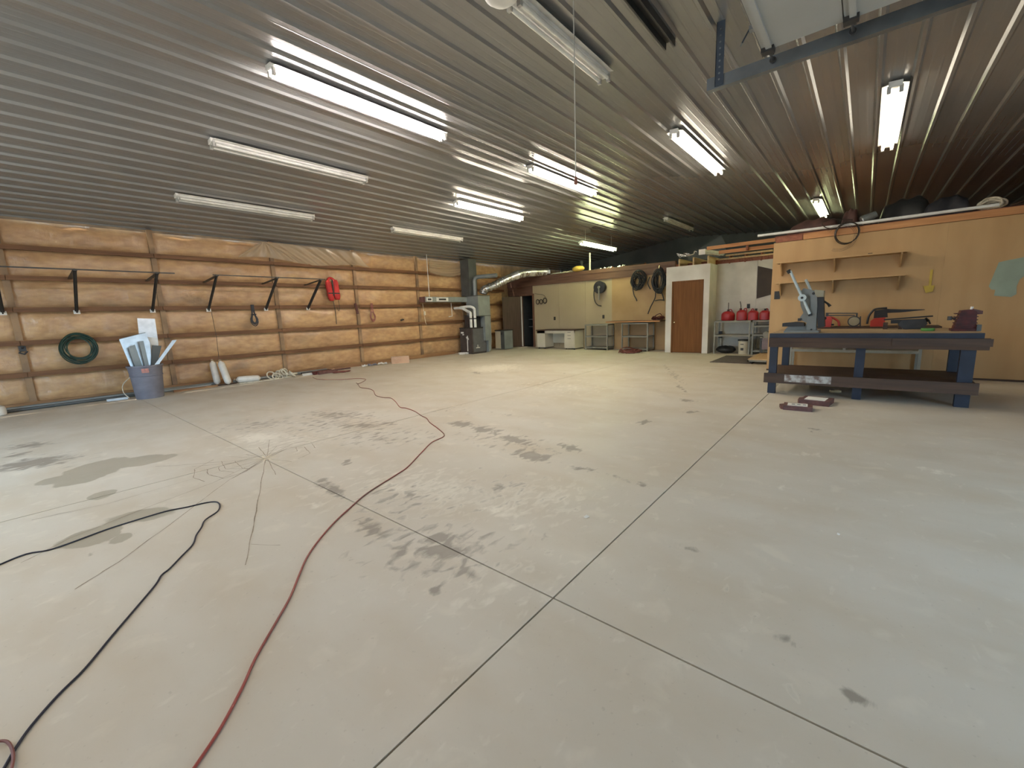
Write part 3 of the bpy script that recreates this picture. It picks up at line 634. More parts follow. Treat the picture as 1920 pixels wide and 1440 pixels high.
# ------------------------------------------------------------------ bin of sheet metal
bn = T('round_bin', 'blue-grey round plastic bin full of sheet metal offcuts', 'bin', (1.66, 10.87, 0))
bx, by = 1.66, 10.87
mk('body', B().lathe([(.215, 0), (.22, .02), (.25, .44), (.262, .45), (.262, .465), (.253, .47), (.27, .62), (.285, .625), (.285, .655), (.262, .655), (.262, .62), (.21, .05)], (bx, by, 0), 28), 'bluegrey', bn, smooth=True)
mk('warning_label', B().grid(lambda u, v: (bx+.277*math.cos(-1.95+.4*u), by+.277*math.sin(-1.95+.4*u), .52+.08*v), 5, 1), 'orange_label', bn)
mk('handle_strap', B().tube(smooth_path([(bx-.2, by+.17, .45), (bx-.34, by+.2, .3), (bx-.36, by+.18, .15), (bx-.3, by+.12, .03)]), .008, 6), 'rope', bn)
def sheet(pts, y0, y1, th, m, label, name='metal_sheet', fold=0):
    n = len(pts); zmin = min(z for x, z in pts); zmax = max(z for x, z in pts)
    b = B(); vs = []
    for d in (0, th):
        for x, z in pts: vs.append((x, y0+(y1-y0)*(z-zmin)/(zmax-zmin)+d, z))
    b.add(vs, [tuple(range(n))[::-1], tuple(range(n, 2*n))]+[(i, (i+1) % n, n+(i+1) % n, n+i) for i in range(n)])
    if fold:
        (x0, z0), (x1, z1) = pts[0], pts[1]
        yb = y1; b.add([(x0, yb, z0), (x1, yb, z1), (x1, yb-fold, z1+.01), (x0, yb-fold, z0+.01)], [(0, 1, 2, 3)])
    mk(name, b, m, label=label, cat='sheet metal', group='sheet metal offcuts in the round bin')
sheet([(1.70, 1.57), (1.97, 1.55), (1.95, 1.07), (1.84, .12), (1.62, .12), (1.68, 1.28)], 10.90, 11.02, .012, 'galv', 'tallest sheet offcut, flat grey panel at the back of the bin')
sheet([(1.36, 1.18), (1.76, 1.28), (1.80, 1.08), (1.74, .2), (1.52, .2)], 10.82, 10.88, .006, 'galv', 'broad shiny sheet leaning left out of the bin', fold=.03)
sheet([(1.77, 1.20), (1.94, 1.17), (1.86, .15), (1.72, .15)], 10.84, 10.94, .006, 'frame_white', 'white painted sheet standing in the middle of the bin')
sheet([(1.45, 1.01), (1.55, 1.07), (1.66, .2), (1.55, .2)], 10.74, 10.72, .008, 'galv_dull', 'leftmost narrow grey strip standing in the bin')
sheet([(1.62, 1.12), (1.685, 1.13), (1.72, .2), (1.66, .2)], 10.72, 10.72, .02, 'galv_dull', 'second narrow grey strip in front of the white sheet')
sheet([(1.82, 1.03), (1.96, 1.01), (1.84, .64), (1.76, .3), (1.68, .3), (1.75, .64)], 10.78, 10.80, .02, 'galv_dark', 'dark grey wide strip right of the white sheet')
sheet([(2.13, 1.11), (2.20, 1.11), (1.855, .66), (1.74, .3), (1.67, .3), (1.79, .66)], 10.70, 10.705, .015, 'galv', 'pale strip leaning far out to the right of the bin')

# ------------------------------------------------------------------ things along the foot of the left wall
def pipe(x0, x1, y, r, m, label, y1=None, z=None, box=False, name='pipe', cat='pipe'):
    z = r if z is None else z; y1 = y if y1 is None else y1
    b = B().bar((x0, y, z), (x1, y1, z), r*2, r*2) if box else B().tube([(x0, y, z), ((x0+x1)/2, (y+y1)/2, z), (x1, y1, z)], r, 10)
    mk(name, b, m, smooth=not box, label=label, cat=cat)
pipe(-1.6, 2.95, 11.50, .04, 'galv_dull', 'long grey pipe lying against the left wall behind the bin')
pipe(-1.2, 1.5, 11.38, .028, 'galv_dark', 'thin dark pipe on the floor left of the bin')
pipe(1.95, 2.82, 11.40, .032, 'galv_dull', 'grey pipe on the floor between bin and fenders', y1=11.36)
pipe(2.1, 2.9, 11.20, .022, 'base', 'brown wooden stick on the floor right of the bin', box=True, name='stick', cat='stick')
pipe(2.6, 3.3, 11.28, .018, 'bench_brown', 'dark wooden stick just before the upright fenders', box=True, name='stick', cat='stick')
pipe(3.3, 5.6, 11.48, .035, 'galv_dull', 'long grey pipe against the wall behind the rope heap')
pipe(4.85, 5.6, 11.36, .03, 'blackmetal', 'black pipe right of the rope heap')
pipe(4.98, 6.2, 11.29, .022, 'box_brown', 'thin brown pipe behind the dark red tool bundle')
pipe(4.80, 5.05, 11.22, .018, 'paper', 'short white stick right of the rope heap', box=True, name='stick', cat='stick')
pipe(4.75, 5.05, 11.06, .014, 'paper', 'short white stick before the dark red tool bundle', box=True, name='stick', cat='stick')
pipe(1.05, 1.36, 11.15, .02, 'galv', 'short bright metal strip on the floor left of the bin', box=True, name='strip', cat='strip')
jg = T('white_jug', 'white plastic jug cut off by the left frame edge', 'jug', (-.32, 11.2, 0))
mk('body', B().lathe([(.09, 0), (.11, .01), (.115, .1), (.10, .15), (.04, .18), (.035, .2)], (-.30, 11.17, 0), 18), 'fender', jg, smooth=True)
mk('cap', B().cyl((-.30, 11.17, .2), (-.30, 11.17, .225), .038, 12), 'paper', jg, smooth=True)
def fender(p, q, label, r=.075):
    p, q = Vector(p), Vector(q); d = q-p
    t = T('boat_fender', label, 'boat fender', tuple(p), 'white boat fenders by the rope heap')
    pts = [p+d*k for k in (0, .015, .05, .11, .3, .6, .86, .93, .975, 1)]
    mk('body', B().tube(pts, [r*k for k in (.3, .42, .78, .97, 1, 1, .98, .78, .42, .3)], 16), 'fender', t, smooth=True)
    mk('eyelet', B().tube([q+d.normalized()*.02+Vector((.02*math.cos(a), 0, .02*math.sin(a))) for a in np.linspace(0, 2*math.pi, 10)[:-1]], .006, 6, closed=True), 'rope', t)
fender((2.96, 11.39, .03), (2.96, 11.55, .56), 'white boat fender standing nearest the wall', .07)
fender((3.12, 11.18, .03), (3.08, 11.41, .55), 'white boat fender standing in front of the other upright one', .072)
fender((3.78, 11.14, .075), (3.32, 11.34, .085), 'white boat fender lying on its side beside the upright pair', .078)
rr = random.Random(9); b = B()
for k in range(16):
    cx, cy = 4.02+rr.uniform(-.05, .55), 11.19+rr.uniform(-.12, .08); r = rr.uniform(.06, .13); ti = rr.uniform(.1, 1.3); h0 = rr.uniform(0, .07); az = rr.uniform(0, 3.1)
    pts = []
    for a in np.linspace(0, 6.0, 18):
        u, v_ = r*math.cos(a), r*math.sin(a)
        x_, y_, z_ = u, v_*math.cos(ti), (v_+r)*math.sin(ti)
        pts.append((cx+x_*math.cos(az)-y_*math.sin(az), cy+x_*math.sin(az)+y_*math.cos(az), .016+h0*(1 if k > 5 else 0)+z_))
    b.tube(pts, .0155, 6)
b.tube(smooth_path([(3.3, 11.08, .015), (3.7, 11.02, .015), (4.1, 11.0, .015), (4.5, 11.1, .015)]), .012, 6)
mk('rope_heap', b, 'rope', smooth=True, label='tangled heap of cream rope beside the lying fender', cat='rope')
t = T('tool_bundle', 'dark red bundle of tools and cord on the floor by the wall', 'tool bundle', (5.3, 10.95, 0))
mk('block', B().box(4.98, 10.90, 0, 5.45, 11.02, .09), 'red_dark', t)
mk('block', B().bar((5.05, 10.84, .04), (5.6, 10.92, .045), .07, .07), 'box_brown', t)
mk('tip', B().cyl((5.46, 10.97, .07), (5.56, 10.98, .08), .022, 8), 'card', t)
mk('loop', coil(B(), (5.62, 10.72, .01), .22, 3, .04, .009, 2, 6, rz=.1, thick=.012), 'cord_brown', t)
cb = T('cardboard_box', 'pale cardboard box lying flat by the left wall', 'box', (7.72, 11.05, 0))
mk('carton', B().prism([(7.46, 11.10), (7.92, 10.82), (8.06, 11.04), (7.60, 11.32)], 0, .20, 2), 'card', cb)
mk('tape', B().prism([(7.52, 11.205), (7.98, 10.925), (8.0, 10.955), (7.54, 11.235)], .2005, .203, 2), 'paper', cb)
for i, (x, y, a, l, lab, m) in enumerate(((7.22, 11.22, .5, .26, 'crumpled white paper sheet beside the cardboard box', 'paper'), (6.88, 11.22, .2, .26, 'flattened bluish plastic bag left of the cardboard box', 'bluegrey'), (6.6, 11.2, .1, .14, 'small torn white paper scrap furthest from the cardboard box', 'paper'))):
    def fn(u, v, x=x, y=y, a=a, l=l, i=i):
        px, py = (u-.5)*l, (v-.5)*l*.55
        return (x+px*math.cos(a)+py*math.sin(a), y-px*math.sin(a)+py*math.cos(a), .012+.07*abs(math.sin(6*u+3*v+i))*abs(math.sin(5*v+u*2)))
    mk('paper_scrap', B().grid(fn, 8, 5), m, label=lab, cat='paper')

# ------------------------------------------------------------------ furnace and ducts
fu = T('furnace', 'dark grey furnace with white pipes and ducts in the far left corner', 'furnace', (11.05, 11.1, 0))
mk('cabinet', B().box(10.69, 10.80, .03, 11.42, 11.42, .92), 'furn_brown', fu)
mk('access_panel', B().box(10.74, 10.785, .06, 11.38, 10.80, .90), 'furn', fu)
mk('base_skirt', B().box(10.70, 10.79, 0, 11.40, 11.40, .03), 'black', fu)
mk('panel_mark', B().box(10.86, 10.78, .20, 11.06, 10.785, .225).box(10.94, 10.78, .225, 10.965, 10.785, .32), 'paper', fu)
mk('top_rim', B().box(10.68, 10.78, .92, 11.43, 11.43, .95), 'black', fu)
mk('return_box', B().box(10.98, 11.22, .95, 11.40, 11.43, 1.40), 'furn_brown', fu)
p1 = smooth_path([(10.74, 10.86, .95), (10.74, 10.86, 1.40), (10.74, 10.89, 1.49), (10.73, 11.03, 1.55), (10.72, 11.17, 1.62), (10.70, 11.30, 1.66), (10.68, 11.62, 1.67)], 5)
p2 = smooth_path([(10.91, 10.82, .95), (10.91, 10.82, 1.52), (10.90, 10.84, 1.63), (10.85, 10.93, 1.69), (10.79, 11.08, 1.70), (10.74, 11.25, 1.69), (10.72, 11.36, 1.68)], 5)
mk('flue_pipe', B().tube(p1, .048, 12), 'pvc', fu, smooth=True)
mk('flue_pipe', B().tube(p2, .048, 12), 'pvc', fu, smooth=True)
mk('pipe_coupling', B().cyl((10.74, 10.86, 1.25), (10.74, 10.86, 1.29), .055, 12).cyl((10.91, 10.82, 1.25), (10.91, 10.82, 1.29), .055, 12), 'black', fu, smooth=True)
mk('drain_pipe', B().tube([(10.68, 11.02, .66), (10.67, 11.02, .5), (10.67, 11.03, .1)], .017, 8).bar((10.67, 11.04, .62), (10.67, 10.98, .52), .06, .05).box(10.62, 11.02, .0, 10.69, 11.28, .06), 'pvc', fu)
mk('warning_sticker', B().box(10.684, 11.22, .74, 10.69, 11.36, .80).box(10.684, 11.2, .68, 10.69, 11.28, .72), 'paper', fu)
mk('plenum', B().box(10.98, 10.675, 1.36, 11.59, 11.30, 2.08), 'galv_dull', fu)
mk('plenum_seam', B().box(10.97, 10.665, 1.34, 11.60, 11.31, 1.37), 'galv_dark', fu)
mk('plenum_seam', B().box(10.97, 10.665, 2.06, 11.60, 11.31, 2.09), 'galv_dark', fu)
mk('plenum_neck', B().box(11.04, 10.90, .95, 11.30, 11.2, 1.36), 'black', fu)
mk('return_duct', B().box(11.28, 10.675, .45, 11.59, 10.95, 1.36).prism([(11.43, .45), (11.59, .45), (11.55, .1), (11.43, .02)], 10.68, 10.95, 1), 'galv_dull', fu)
mk('supply_duct', B().box(9.05, 11.24, 1.88, 11.20, 11.52, 2.05), 'galv_dull', fu)
for xa, xb in ((9.10, 9.34), (9.52, 10.05)):
    rg = mk('register', B().box(xa, 11.22, 1.90, xb, 11.24, 2.03), 'frame_white', fu)
    mk('slot', B().box(xa+.05*(xb-xa)*4, 11.214, 1.935, xb-.2*(xb-xa), 11.22, 1.995), 'black', rg)
mk('end_plate', B().box(9.03, 11.235, 1.875, 9.05, 11.525, 2.055), 'box_brown', fu)
mk('duct_hanger', B().cyl((9.35, 11.38, 2.05), (9.35, 11.38, zc(11.38)-.02), .012, 6), 'pvc', fu)
mk('riser_duct', B().box(11.05, 11.15, 2.09, 11.45, 11.58, 3.40), 'galv_dark', fu)
mk('elbow_duct', B().tube([(11.22, 11.06, 2.08), (11.22, 11.06, 2.62), (11.23, 11.03, 2.70), (11.26, 10.92, 2.75), (11.36, 10.75, 2.76), (11.5, 10.2, 2.76)], .075, 12), 'galv_dull', fu, smooth=True)
mk('pipe_strap', B().cyl((10.35, 11.42, 1.66), (10.35, 11.42, 1.86), .010, 6).tube([(10.36, 11.42, 1.66), (10.36, 11.42, 1.38), (10.20, 11.42, 1.37)], .013, 6), 'pvc', fu)
mk('gas_line', B().tube([(9.1, 11.45, 1.84), (9.13, 11.45, 1.5), (9.16, 11.44, 1.2), (9.2, 11.44, 1.12)], .008, 6).box(9.12, 11.42, 1.45, 9.18, 11.46, 1.58), 'rope', fu)
mk('condensate_tray', B().lathe([(.11, 0), (.13, .06), (.12, .06), (.10, .01)], (10.52, 11.2, 0), 14), 'paper', fu)
# flexible aluminium duct over the partition
pth = smooth_path([(11.38, 10.80, 2.16), (11.40, 10.72, 2.30), (11.6, 10.45, 2.42), (11.8, 10.2, 2.56), (12.2, 10.05, 2.72), (12.7, 9.98, 2.86), (13.4, 9.9, 2.93), (14.0, 9.7, 2.95)], 16)
b = B(); b.tube(pth, [.135+.02*(i % 2)+rr.uniform(-.012, .012) for i in range(len(pth))], 14)
mk('flexible_duct', b, 'foil', smooth=False, label='crinkled silver flexible duct rising from the furnace over the partition', cat='duct')
t = T('metal_cabinet', 'low grey metal cabinet beside the furnace before the dark doorway', 'cabinet', (12.8, 11.0, 0))
mk('body', B().box(12.50, 10.82, .02, 13.0, 11.30, .74), 'galv_dull', t)
mk('side_door', B().box(12.48, 11.02, .04, 12.50, 11.29, .72), 'cream', t)
mk('side_door', B().box(12.485, 10.83, .04, 12.50, 11.0, .72), 'galv_dark', t)
mk('latch', B().box(12.47, 10.93, .6, 12.485, 10.97, .64), 'black', t)
mk('top_edge', B().box(12.47, 10.80, .74, 13.01, 11.31, .77), 'black', t)

# ------------------------------------------------------------------ desk wall things
dk = T('office_desk', 'cream metal office desk with three drawers against the back partition', 'desk', (13.55, 9.05, 0))
xd = 13.2
mk('desktop', B().box(xd-.03, 8.02, .70, 13.85, 9.78, .735), 'bench_brown', dk)
mk('modesty_rail', B().box(xd, 8.05, .60, xd+.03, 9.75, .70), 'cream', dk)
mk('pedestal', B().box(xd, 9.38, .06, 13.80, 9.75, .70), 'cream', dk)
ped = mk('pedestal', B().box(xd, 8.05, .05, 13.80, 8.50, .70), 'cream', dk)
for z0_, z1_ in ((.585, .69), (.47, .575), (.07, .46)):
    d = mk('drawer', B().box(xd-.02, 8.065, z0_, xd, 8.485, z1_), 'cream', dk)
    mk('drawer_pull', B().bar((xd-.03, 8.21, z1_-.055), (xd-.03, 8.34, z1_-.055), .016, .014), 'galv_dark', d)
mk('back_panel', B().box(13.76, 8.50, .2, 13.78, 9.38, .68), 'cream', dk)
for y in (8.1, 8.45, 9.42, 9.70): mk('foot', B().cyl((xd+.05, y, 0), (xd+.05, y, .06), .02, 8), 'black', dk)
def shelf_unit(name, label, xa, xb, ya, yb, zs, group='grey metal shelf units', th=.045):
    t = T(name, label, 'shelf', ((xa+xb)/2, (ya+yb)/2, 0), group)
    for z in zs: mk('shelf_board', B().box(xa, ya, z-th, xb, yb, z), 'greymetal', t)
    for x, y in ((xa-.004, ya), (xa-.004, yb-.04), (xb-.036, ya), (xb-.036, yb-.04)):
        mk('upright', B().box(x, y, 0, x+.04, y+.04, max(zs)-.002), 'greymetal', t)
    return t
shelf_unit('metal_shelf', 'low grey metal shelf unit right of the cream desk', 13.35, 13.85, 6.82, 7.72, [.90, .49, .1])
cn = T('counter', 'brown wooden counter top over a grey frame left of the closet', 'counter', (13.5, 5.8, 0))
mk('countertop', B().box(13.18, 4.93, .955, 13.88, 6.80, .995), 'bench_brown', cn)
mk('countertop_edge', B().box(13.165, 4.93, .96, 13.18, 6.80, .992), 'orange_wood', cn)
shelf_unit('metal_shelf', 'grey metal shelf frame under the brown counter top', 13.25, 13.80, 5.34, 6.26, [.93, .50, .08])
def outlet(x, y, z, label, s=1):
    t = T('wall_outlet', label, 'outlet', (x, y, z))
    mk('cover_plate', B().box(x-.012, y-.04*s, z-.065*s, x, y+.04*s, z+.065*s), 'outlet', t)
    mk('socket_face', B().box(x-.016, y-.016*s, z+.012*s, x-.012, y+.016*s, z+.045*s).box(x-.016, y-.016*s, z-.045*s, x-.012, y+.016*s, z-.012*s), 'black', t)
outlet(XB, 9.38, 1.14, 'small dark outlet on the beige wall above the cream desk')
outlet(XB, 7.26, 1.15, 'small dark outlet on the beige wall below the hose reel')
outlet(XP, 1.39, 1.53, 'black square outlet on the plywood wall at its left edge', 1.2)
outlet(XB, 2.62, 1.33, 'dark outlet on the white alcove wall above the fuel cans')
rl = T('hose_reel', 'black round hose reel mounted on the beige wall', 'hose reel', (13.8, 7.33, 2.1))
mk('disc', B().cyl((13.88, 7.33, 2.19), (13.72, 7.33, 2.19), .20, 22).cyl((13.72, 7.33, 2.19), (13.70, 7.33, 2.19), .22, 22), 'rubber', rl, smooth=True)
mk('hub', B().cyl((13.70, 7.33, 2.19), (13.67, 7.33, 2.19), .05, 12).bar((13.69, 7.33, 2.15), (13.72, 7.34, 1.75), .05, .02), 'greymetal', rl)
mk('hose_tail', B().tube(smooth_path([(13.75, 7.54, 2.18), (13.76, 7.57, 1.95), (13.78, 7.54, 1.72), (13.80, 7.44, 1.58), (13.81, 7.30, 1.54)]), .016, 8), 'rubber', rl, smooth=True)
mk('ring_set', B().tube(smooth_path([(13.85, 10.28, 2.15), (13.86, 10.1, 2.12), (13.86, 9.88, 2.08), (13.86, 9.76, 1.98)]), .006, 5).tube([(13.86, 10.16+.075*math.cos(a), 1.82+.09*math.sin(a)) for a in np.linspace(0, 6.28, 17)[:-1]], .016, 6, closed=True).tube([(13.86, 9.99+.075*math.cos(a), 1.82+.085*math.sin(a)) for a in np.linspace(0, 6.28, 17)[:-1]], .016, 6, closed=True).tube([(13.86, 9.80+.085*math.cos(a), 1.85+.10*math.sin(a)) for a in np.linspace(0, 6.28, 17)[:-1]], .02, 6, closed=True), 'wire', smooth=True, label='row of small dark rings hanging on the beige wall by the doorway', cat='rings')
def hung(name, y, z, ry, rz, n, label, seed, tails, hook):
    t = T(name, label, 'hose', (13.72, y, z), 'coils hung under the brown trim')
    mk('coil', coil(B(), (13.76, y, z), ry*.68, n, ry*.36, .0125, 0, seed, rz=rz*.74, thick=.06), 'rubber', t, smooth=True)
    for pts in tails: mk('loose_end', B().tube(smooth_path(pts), .017, 7), 'rubber', t, smooth=True)
    mk('hook', B().tube([(13.83, y, hook), (13.76, y, hook), (13.74, y, hook-.09)], .012, 6), 'brass', t)
hung('hose_coil', 5.92, 2.30, .26, .33, 20, 'dark coiled hose hung on the tan board right of the reel', 5, [[(13.76, 6.1, 2.1), (13.76, 6.05, 1.85), (13.77, 5.98, 1.72), (13.77, 5.95, 1.64)]], 2.66)
hung('cable_coil', 5.20, 2.24, .22, .42, 20, 'black coiled cable hung beside the white closet', 6, [[(13.74, 5.3, 1.9), (13.74, 5.32, 1.7), (13.74, 5.45, 1.45), (13.74, 5.55, 1.2)], [(13.74, 5.12, 1.9), (13.74, 5.06, 1.75), (13.74, 5.02, 1.6)], [(13.74, 5.32, 1.62), (13.74, 5.18, 1.64), (13.74, 5.04, 1.63)], [(13.74, 5.5, 2.4), (13.72, 5.56, 2.2), (13.74, 5.48, 2.0)]], 2.72)
b = coil(B(), (12.75, 5.70, .015), .33, 11, .12, .014, 2, 8, rz=.2, thick=.06)
b.tube(smooth_path([(12.4, 5.95, .02), (12.35, 5.85, .15), (12.5, 5.7, .2), (12.8, 5.6, .12), (13.05, 5.45, .06)]), .014, 6)
mk('cable_heap', b, 'cord_brown', smooth=True, label='heap of brown-red cable on the floor before the counter', cat='cable')
b = coil(B(), (13.5, 5.12, 1.018), .15, 7, .05, .014, 2, 12, rz=.16, thick=.07)
b.tube(smooth_path([(13.5, 5.3, 1.022), (13.5, 5.2, 1.14), (13.5, 5.05, 1.2), (13.5, 4.98, 1.1)]), .015, 6)
mk('cable_heap', b, 'red_dark', smooth=True, label='small dark red cable pile on the brown counter', cat='cable')

# ------------------------------------------------------------------ alcove shelves and fuel cans
shelf_unit('metal_shelf', 'grey metal shelf unit holding the red fuel cans', 13.15, 13.70, 2.40, 3.34, [.94, .54])
t2 = shelf_unit('metal_shelf', 'grey metal shelf unit half hidden by the plywood wall edge', 13.16, 13.70, 1.45, 2.36, [.94, .80, .56, .12])
def can(y, w_, h, label, spout=0, round_=False, x=13.42, neck=0):
    t = T('fuel_can', label, 'fuel can', (x, y, .942), 'red fuel cans on the alcove shelf')
    z = .942
    if round_: bb = B().lathe([(.9*w_/2, 0), (w_/2, .02), (w_/2, h*.55), (w_*.47, h*.75), (w_*.33, h*.93), (w_*.12, h), (.03, h)], (x, y, z), 20, sx=.8)
    else:
        bb = B(); n = 18; prof = [(.92, 0), (1, .03), (1, .68), (.93, .82), (.62, .96), (.3, 1)]
        vs = []
        for k, hz in prof:
            for j in range(n):
                a = 2*math.pi*j/n; cx, cy = math.cos(a), math.sin(a)
                vs.append((x+math.copysign(abs(cx)**.5, cx)*k*.11, y+math.copysign(abs(cy)**.5, cy)*k*w_/2, z+h*hz))
        bb.add(vs, [(i*n+j, i*n+(j+1) % n, (i+1)*n+(j+1) % n, (i+1)*n+j) for i in range(5) for j in range(n)]+[tuple(range(n))[::-1], tuple(5*n+j for j in range(n))])
    mk('can_body', bb, 'red', t, smooth=True)
    mk('cap', B().cyl((x, y+neck, z+h*.9), (x, y+neck, z+h+.045), .032, 10), 'red_dark' if spout else 'black', t, smooth=True)
    mk('handle', B().tube(smooth_path([(x, y-neck-w_*.3, z+h*.85), (x, y-neck-w_*.22, z+h+.03), (x, y-neck-.02, z+h+.035), (x, y-neck, z+h*.95)]), .014, 6), 'red', t, smooth=True)
    if spout: mk('spout', B().tube([(x, y+neck, z+h+.04), (x, y+neck+.0, z+h+.12), (x, y+neck+spout*.1, z+h+.24)], .010, 7), 'wire', t)
can(3.04, .36, .27, 'round red fuel can with upright spout, leftmost on the shelf', spout=.02, round_=True)
can(2.68, .27, .29, 'boxy red fuel can with leaning spout, second on the shelf', spout=.25, neck=.04)
can(2.39, .25, .27, 'wide red fuel can with black cap, third on the shelf', x=13.38, neck=-.06)
can(2.11, .25, .26, 'brighter red fuel can with black cap beside the plywood edge', x=13.40)
can(1.85, .22, .29, 'red fuel can almost hidden behind the plywood edge', x=13.42, neck=.05)
bk = T('pail', 'white pail with dark lid under the fuel can shelf', 'pail', (13.3, 2.58, 0))
mk('body', B().lathe([(.12, 0), (.125, .01), (.138, .34), (.148, .345), (.148, .37)], (13.28, 2.57, 0), 20), 'cream', bk, smooth=True)
mk('lid', B().cyl((13.28, 2.57, .37), (13.28, 2.57, .41), .155, 20), 'black', bk, smooth=True)
mk('label_patch', B().grid(lambda u, v: (13.28+.14*math.cos(2.75+.55*u), 2.57+.14*math.sin(2.75+.55*u), .11+.07*v), 4, 1).grid(lambda u, v: (13.28+.146*math.cos(2.7+.6*u), 2.57+.146*math.sin(2.7+.6*u), .27+.025*v), 4, 1), 'blackmetal', bk)
rr = random.Random(21)
mk('black_bag', B().grid(lambda u, v: (13.42+.22*math.cos(6.283*u)*math.sin(math.pi*(.04+.92*v))**.5, 3.06+.27*math.sin(6.283*u)*math.sin(math.pi*(.04+.92*v))**.5, .001+.21*v+.012*math.sin(25*u)*math.sin(9*v)), 24, 8), 'tarp', smooth='all', label='slumped black bag on the floor under the fuel can shelf', cat='bag')
mk('wall_box', B().box(13.64, 3.24, .42, 13.74, 3.33, .62).box(13.62, 3.26, .45, 13.64, 3.31, .58), 'black', label='small black box hanging inside the left end of the fuel shelf', cat='box')
mk('floor_mat', B().box(11.0, 1.95, .001, 12.6, 2.86, .012).box(11.0, 1.95, .012, 11.03, 2.86, .016).box(12.57, 1.95, .012, 12.6, 2.86, .016), 'mat', label='dark grey floor mat before the fuel can shelf', cat='mat')
dl = T('dolly', 'low wooden platform dolly on the floor mat beside the plywood wall', 'dolly', (11.7, 1.8, 0))
mk('deck', B().box(10.96, 1.62, .10, 12.4, 2.02, .125), 'pale_wood', dl)
mk('frame', B().box(10.95, 1.61, .06, 12.41, 1.64, .10).box(10.95, 2.0, .06, 12.41, 2.03, .10).box(10.95, 1.61, .06, 10.98, 2.03, .10), 'greymetal', dl)
for x in (11.05, 12.3):
    for y in (1.67, 1.97): mk('caster', B().cyl((x, y-.012, .0405), (x, y+.012, .0405), .028, 12), 'black', dl, smooth=True)
mc = T('small_machine', 'grey and pink machine on thin legs beneath the half hidden shelf', 'machine', (12.9, 1.98, 0))
mk('body', B().box(12.8, 1.88, .18, 13.05, 2.05, .48), mat('dull_pink_grey', (.24, .18, .18), .5), mc)
for x, y in ((12.81, 1.89), (12.81, 2.08), (13.04, 1.89), (13.04, 2.08)): mk('leg', B().bar((x, y, 0), (x, y, .5), .025, .025), 'blackmetal', mc)
mk('motor', B().cyl((12.80, 1.97, .57), (13.05, 1.97, .57), .08, 14), 'greymetal', mc, smooth=True)
mk('rail', B().box(12.79, 1.86, .48, 13.06, 2.10, .50), 'greymetal', mc)

# ------------------------------------------------------------------ loft clutter over the back rooms
lf = T('loose_tube_fixture', 'white tube fixture lying loose on the loft edge above the closet', 'ceiling light', (12.95, 3.4, 2.8))
a, c_ = Vector((12.50, 3.55, 2.865)), Vector((13.9, 3.40, 2.90))
mk('housing', B().bar(a, c_, .16, .07), 'frame_white', lf)
for s in (-.05, .05): mk('tube', B().cyl(a+Vector((0, s, -.055)), c_+Vector((0, s, -.055)), .018, 8), 'tube_off', lf, smooth=True)
mk('end_cap', B().box(12.485, 3.465, 2.77, 12.505, 3.635, 2.91), 'paper', lf)
b = B()
for k in range(26):
    y = 4.12+rr.random()*.28; x = 13.0+rr.random()*.3; z = 2.83+rr.random()*.06; s = .03+rr.random()*.06
    b.add([(x, y, z), (x+s, y+s*rr.random(), z+s), (x-s*.3, y+s, z+s*.7), (x+s*.4, y-s, z+s*.2)], [(0, 1, 2), (0, 2, 3), (1, 3, 2)])
b.tube(smooth_path([(12.8, 3.78, 2.9), (12.8, 3.84, 2.92), (12.9, 3.9, 2.86), (13.0, 4.1, 2.85)]), .012, 6)
mk('foil_scrap', b, 'foil', label='crumpled silver foil next to the loose tube fixture', cat='foil')
ra = T('loft_railing', 'orange two-board railing spanning over the white alcove', 'railing', (12.3, 2.2, 2.7))
mk('rail', B().bar((12.25, 3.36, 2.885), (12.25, .95, 2.90), .04, .085), 'orange_wood', ra)
mk('rail', B().bar((12.40, 3.10, 2.765), (12.40, .95, 2.765), .04, .085), 'orange_wood', ra)
for y in (1.25, 2.42): mk('stud', B().box(12.275, y-.02, 2.685 if y < 1.5 else 2.73, 12.375, y+.02, 2.93), 'red_wood', ra)
mk('lumber_board', B().bar((14.0, 3.30, 2.828), (13.95, 2.10, 2.828), .10, .05), 'pale_wood', label='pale broken board lying on the joists behind the loose tube fixture', cat='board')
S('trim_7', B().box(13.84, 1.5, 2.70, 13.875, 3.48, 2.745), 'pale_wood')
mk('angled_panel', B().prism([(4.45, 3.02), (3.53, 3.47), (3.40, 3.2), (3.40, 2.84), (4.45, 2.84)], 14.3, 14.36, 0), 'endwall', label='grey angled panel standing on the loft behind the boards', cat='panel')
pp = T('vent_pipe', 'thin cream vent pipe standing on the far loft below the greenish light', 'pipe', (13.95, 7.83, 2.83))
mk('pipe', B().cyl((13.95, 7.83, 2.72), (13.95, 7.83, 3.45), .032, 12), 'cream', pp, smooth=True)
mk('collar', B().cyl((13.95, 7.83, 2.83), (13.95, 7.83, 2.87), .045, 12), 'cream', pp, smooth=True)
mk('duct_stub', B().cyl((15.2, 8.9, 2.72), (15.2, 8.9, 3.35), .06, 12).cyl((15.2, 8.9, 3.30), (15.2, 8.9, 3.36), .07, 12), 'galv_dark', smooth=True, label='short dark grey duct stub behind the cream vent pipe', cat='duct')
mk('foam_block', B().grid(lambda u, v: (13.85+.16*math.cos(6.283*u)*math.sin(math.pi*v), 8.28+.25*math.sin(6.283*u)*math.sin(math.pi*v)+.03*math.sin(14*u), 2.93-.1*math.cos(math.pi*v)), 16, 8), 'yellow_cloth', smooth='all', label='yellow foam lump on the loft edge left of the vent pipe', cat='foam')
